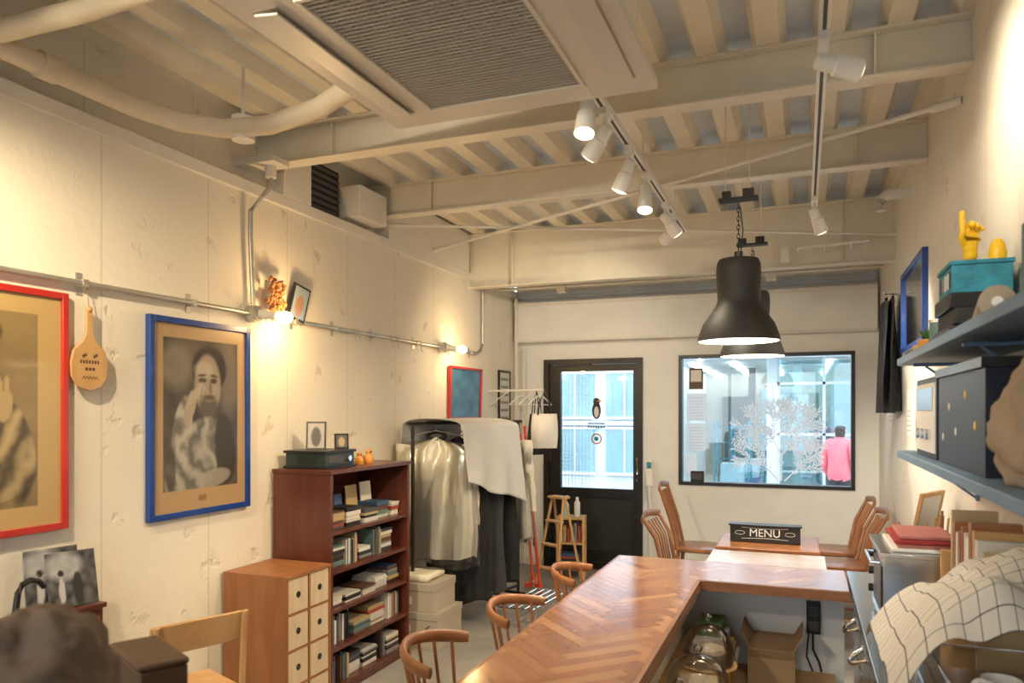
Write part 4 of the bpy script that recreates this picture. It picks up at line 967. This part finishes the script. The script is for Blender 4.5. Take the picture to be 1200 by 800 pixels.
for i,(x,y) in enumerate(((.46,3.98),(.53,3.95),(.5,3.87))): b.lathe((x,y,.756),[(.001,0),(.028,0),(.028,.12),(.015,.14),(.015,.17),(.001,.17)],[BK[5],WHITE,BK[3]][i],16)
b.make('condiment_bottles')
# dish rack, mugs and checked cloth
b=B(); dx0,dx1,dy0,dy1=.29,.59,1.72,2.32
b.b2(dx0,dx1,dy0,dy1,.845,.86,STEEL)
for x in (dx0,dx1-.015):
    for y in (dy0,dy1-.015): b.b2(x,x+.015,y,y+.015,.756,.98,STEEL)
for z in (.92,.975):
    b.tube([(dx0,dy0,z),(dx1,dy0,z),(dx1,dy1,z),(dx0,dy1,z),(dx0,dy0,z)],.003,CHROME,6)
b.make('dish_rack')
def mug(x,y,z,rz):
    b=B(); b.lathe((0,0,0),[(.001,0),(.034,0),(.04,.006),(.041,.085),(.0385,.085),(.036,.01),(.001,.008)],WHITE,28)
    b.tube([(.038+.024*math.sin(math.pi*k/8),0,.045+.026*math.cos(math.pi*k/8)) for k in range(9)],.0055,WHITE,8); b.make('coffee_mug',loc=(x,y,z),rot=rz)
mug(.42,1.98,.861,2.6); mug(.51,1.97,.861,2.2); mug(.41,1.86,.861,2.8); mug(.51,1.85,.861,.5)
b=B()
def lines(n,lw):
    o=[]
    for i in range(n):
        t=i/n
        o+=[t,t+lw,t+.36/n,t+.68/n]
    return o+[1]
NU,NV,LW_=15,20,.0028
U1=lines(NU,LW_*1.3); V1=lines(NV,LW_)
iw,ib=b.mi(CLOTHK),b.mi(CHECK)
def cl(u,v):   # u across (0 = aisle side), v along Y
    sx=u*.50; x=.215+sx
    y=2.0+v*.72-.04*math.sin(u*3)
    base=1.03+.16*math.exp(-((u-.66)/.36)**2-((v-.42)/.42)**2)+.05*math.exp(-((u-.32)/.18)**2-((v-.14)/.16)**2)
    e=max(0,.24-u)/.24; base-=.16*e**1.3
    e2=max(0,.10-v)/.10; base-=.05*e2
    e3=max(0,v-.8)/.2; base-=.08*e3
    n=noise.fractal(V((u*2.6+v*1.2,v*2.6,3)),1,2,2)*.04+.018*abs(math.sin((u*1.0+v*.5)*9+2*math.sin(v*4)))+.006*math.sin(u*18-v*7)
    return (min(x,.612)-.02*e,y,base+n)
G=[[b.bm.verts.new(cl(u,v)) for v in V1] for u in U1]
for i in range(len(U1)-1):
    for j in range(len(V1)-1):
        f=b.bm.faces.new((G[i][j],G[i+1][j],G[i+1][j+1],G[i][j+1])); f.material_index=ib if i%4==0 or j%4==0 else iw
b.make('checked_cloth',sharp=179)
# ------------------------------------------------------------------ exterior
ASPH=mat('pavement_grey',(.28,.30,.32),.8,var=.1,bump=.1)
PALE=mat('pale_concrete',(.64,.71,.74),.6,var=.04)
AQUA=mat('aqua_panel',(.22,.38,.43),.3,var=.15,vs=1.5)
LOBW=mat('lobby_wall',(.42,.40,.34),.7,var=.1)
LOBD=mat('lobby_dark',(.12,.12,.11),.7)
AQG=clearmat('aqua_glass',(.60,.80,.84),.10)
TROL=mat('trolley_teal',(.02,.15,.20),.4)
b=B(); b.b2(-16,12,YF+.4,30,-.25,-.15,ASPH); b.make('pavement',keep=True)
b=B(); b.b2(-16,12,-14,YB-.4,-.25,-.15,ASPH); b.make('pavement',keep=True)
b=B(); yb=15
b.b2(-2.6,6,yb-1.0,22,2.55,3.0,PALE); b.b2(-2.6,6,yb-1.05,yb-1.0,2.5,4.5,PALE)   # canopy
b.b2(-.62,-.44,yb-.1,yb+.1,-.15,2.55,PALE); b.b2(-2.7,-2.45,yb-.1,22,-.15,3.0,PALE)
b.b2(-2.6,6,21,21.2,-.15,2.6,LOBW); b.b2(-2.0,-1.3,20.9,21,-.15,1.95,LOBD); b.b2(-1.0,-.3,20.9,21,-.15,2.1,AQUA)
b.b2(-1.15,-1.0,18,18.2,-.15,2.55,LOBD); b.b2(-.2,.0,18,18.2,-.15,2.55,PALE)
b.b2(-2.6,6,yb,22,-.15,-.12,LOBW)
for x in (-.44,.35,1.15,2.0,2.9): b.b2(x,x+.05,yb-.03,yb+.03,-.15,2.55,PALE)
for z in (.05,1.1,2.05): b.b2(-.44,5,yb-.03,yb+.03,z,z+.05,PALE)
b.b2(-.4,5,yb-.005,yb+.005,-.1,2.5,AQG); b.b2(.0,5,17,17.05,-.1,1.3,AQUA); b.b2(.55,.95,16.8,17,-.1,2.2,PALE)
b.make('building_across',keep=True)
b=B()
for x in (-2.1,-1.3,-.5,.5,1.6,2.8):
    for y in (15.6,17,18.6,20): b.b2(x-.05,x+.05,y,y+.9,2.49,2.54,TUBE)
b.make('lobby_ceiling_lights')
b=B()
b.b2(-9,-2.75,14.5,15,-.15,6,PALE)
for x in (-5.6,-4.6,-3.6):
    for z in (.35,1.45): b.b2(x,x+.75,14.44,14.5,z,z+.85,AQUA); b.b2(x-.04,x+.79,14.42,14.45,z-.05,z,WHITE); b.b2(x+.36,x+.39,14.42,14.45,z,z+.85,WHITE); b.b2(x-.04,x+.79,14.42,14.45,z+.85,z+.9,WHITE)
b.b2(-9,-2.75,14.38,14.46,1.28,1.36,DECKB)
b.make('neighbour_building',keep=True)
def cage(x,y):
    b=B(); h_=1.55
    for sx in (0,.5):
        for sy in (0,.6): b.cyl((x+sx,y+sy,-.02),(x+sx,y+sy,h_-.15),.016,TROL,seg=8); b.cyl((x+sx,y+sy,-.10),(x+sx,y+sy,-.02),.02,GREYD,seg=8); b.ball((x+sx,y+sy,-.105),.045,GREYD,(1,.5,1),10)
    for z in [.0,.3,.55,.8,1.05,1.3]:
        b.tube([(x,y,z),(x,y+.6,z),(x+.5,y+.6,z),(x+.5,y,z)],.009,TROL,6)
    for k in range(1,6): b.cyl((x+.5*k/6,y+.6,0),(x+.5*k/6,y+.6,1.3),.006,TROL,seg=6)
    b.b2(x,x+.5,y,y+.6,.0,.03,TROL); b.b2(x+.05,x+.45,y+.08,y+.52,.03,.45,BK[4]); b.b2(x+.08,x+.42,y+.1,y+.5,.45,.75,AQUA)
    b.make('roll_cage_trolley')
cage(-1.25,11.8); cage(-1.1,13.0)
g=-.15
def person(x,y,rz,H=1.55):
    s=H/1.7
    vs=[(0,0,.92),(0,0,1.05),(0,.0,1.22),(0,.0,1.38),(0,0,1.46),(0,-.01,1.53),(0,-.02,1.60),(0,-.015,1.66),
        (-.09,0,.88),(-.10,-.03,.50),(-.10,.06,.10),(-.10,-.06,.04),
        (.09,0,.88),(.10,.05,.50),(.10,.12,.10),(.10,.0,.04),
        (-.15,0,1.38),(-.21,0,1.30),(-.25,.02,1.08),(-.20,-.10,.92),(-.19,-.14,.87),
        (.15,0,1.38),(.21,0,1.30),(.25,.02,1.08),(.22,-.10,.92),(.21,-.14,.87)]
    es=[(0,1),(1,2),(2,3),(3,4),(4,5),(5,6),(6,7),(0,8),(8,9),(9,10),(10,11),(0,12),(12,13),(13,14),(14,15),(3,16),(16,17),(17,18),(18,19),(19,20),(3,21),(21,22),(22,23),(23,24),(24,25)]
    rd=[(.17,.13),(.18,.14),(.19,.14),(.15,.11),.06,.075,(.085,.095),(.07,.08),.10,.065,.045,.04,.10,.065,.045,.04,.09,.085,.065,.05,.035,.09,.085,.065,.05,.035]
    vs=[tuple(c*s for c in v) for v in vs]; rd=[tuple(k*s for k in (r if hasattr(r,'__len__') else (r,r))) for r in rd]
    ob=skinobj('pedestrian',vs,es,rd,PINK,0,2,(x,y,g),rz)
    dg=bpy.context.evaluated_depsgraph_get(); me=bpy.data.meshes.new_from_object(ob.evaluated_get(dg)); 
    ob.modifiers.clear(); ob.data=me; me.materials.clear()
    for m_ in (PINK,SKIN,HAIR,CLOTHN): me.materials.append(m_)
    for p in me.polygons:
        c=p.center/s
        if c.z>1.485: p.material_index=1 if (c.y<-.035 and c.z<1.63) else 2
        elif c.z<.86 and abs(c.x)<.17: p.material_index=3
        elif c.y<-.10 and c.z<.93: p.material_index=1
        else: p.material_index=0
        p.use_smooth=True
    b=B()
    for sx in (-.028,.028): b.ball((sx*s,-.105*s,1.60*s),.010*s,BLACK)
    b.ball((0,-.118*s,1.575*s),.013*s,SKIN,(1,1,1.5)); b.ball((0,-.108*s,1.535*s),.016*s,REDP,(1.4,.4,.4))
    for sx in (-.088,.088): b.ball((sx*s,-.01*s,1.58*s),.018*s,SKIN,(.5,.8,1.4))
    f=b.make('face_features',loc=(x,y,g),rot=rz); attach(f,ob)
    return ob
person(.47,11.0,2.6)
# ------------------------------------------------------------------ world, camera
w=bpy.data.worlds.new('overcast_sky'); sc.world=w; w.use_nodes=True; nt=w.node_tree; bg=nt.nodes['Background']
bg.inputs[0].default_value=(.81,.92,1,1); bg.inputs[1].default_value=4.2
cam=bpy.data.cameras.new('camera'); co=bpy.data.objects.new('camera',cam); sc.collection.objects.link(co)
co.location=(0,0,1.55); co.rotation_euler=(math.pi/2,0,math.atan2(.3605,.9328)); cam.sensor_width=36; cam.lens=26.4; cam.shift_y=82/1200; cam.clip_start=.02
cam.dof.use_dof=True; cam.dof.focus_distance=4.5; cam.dof.aperture_fstop=3.2
sc.camera=co
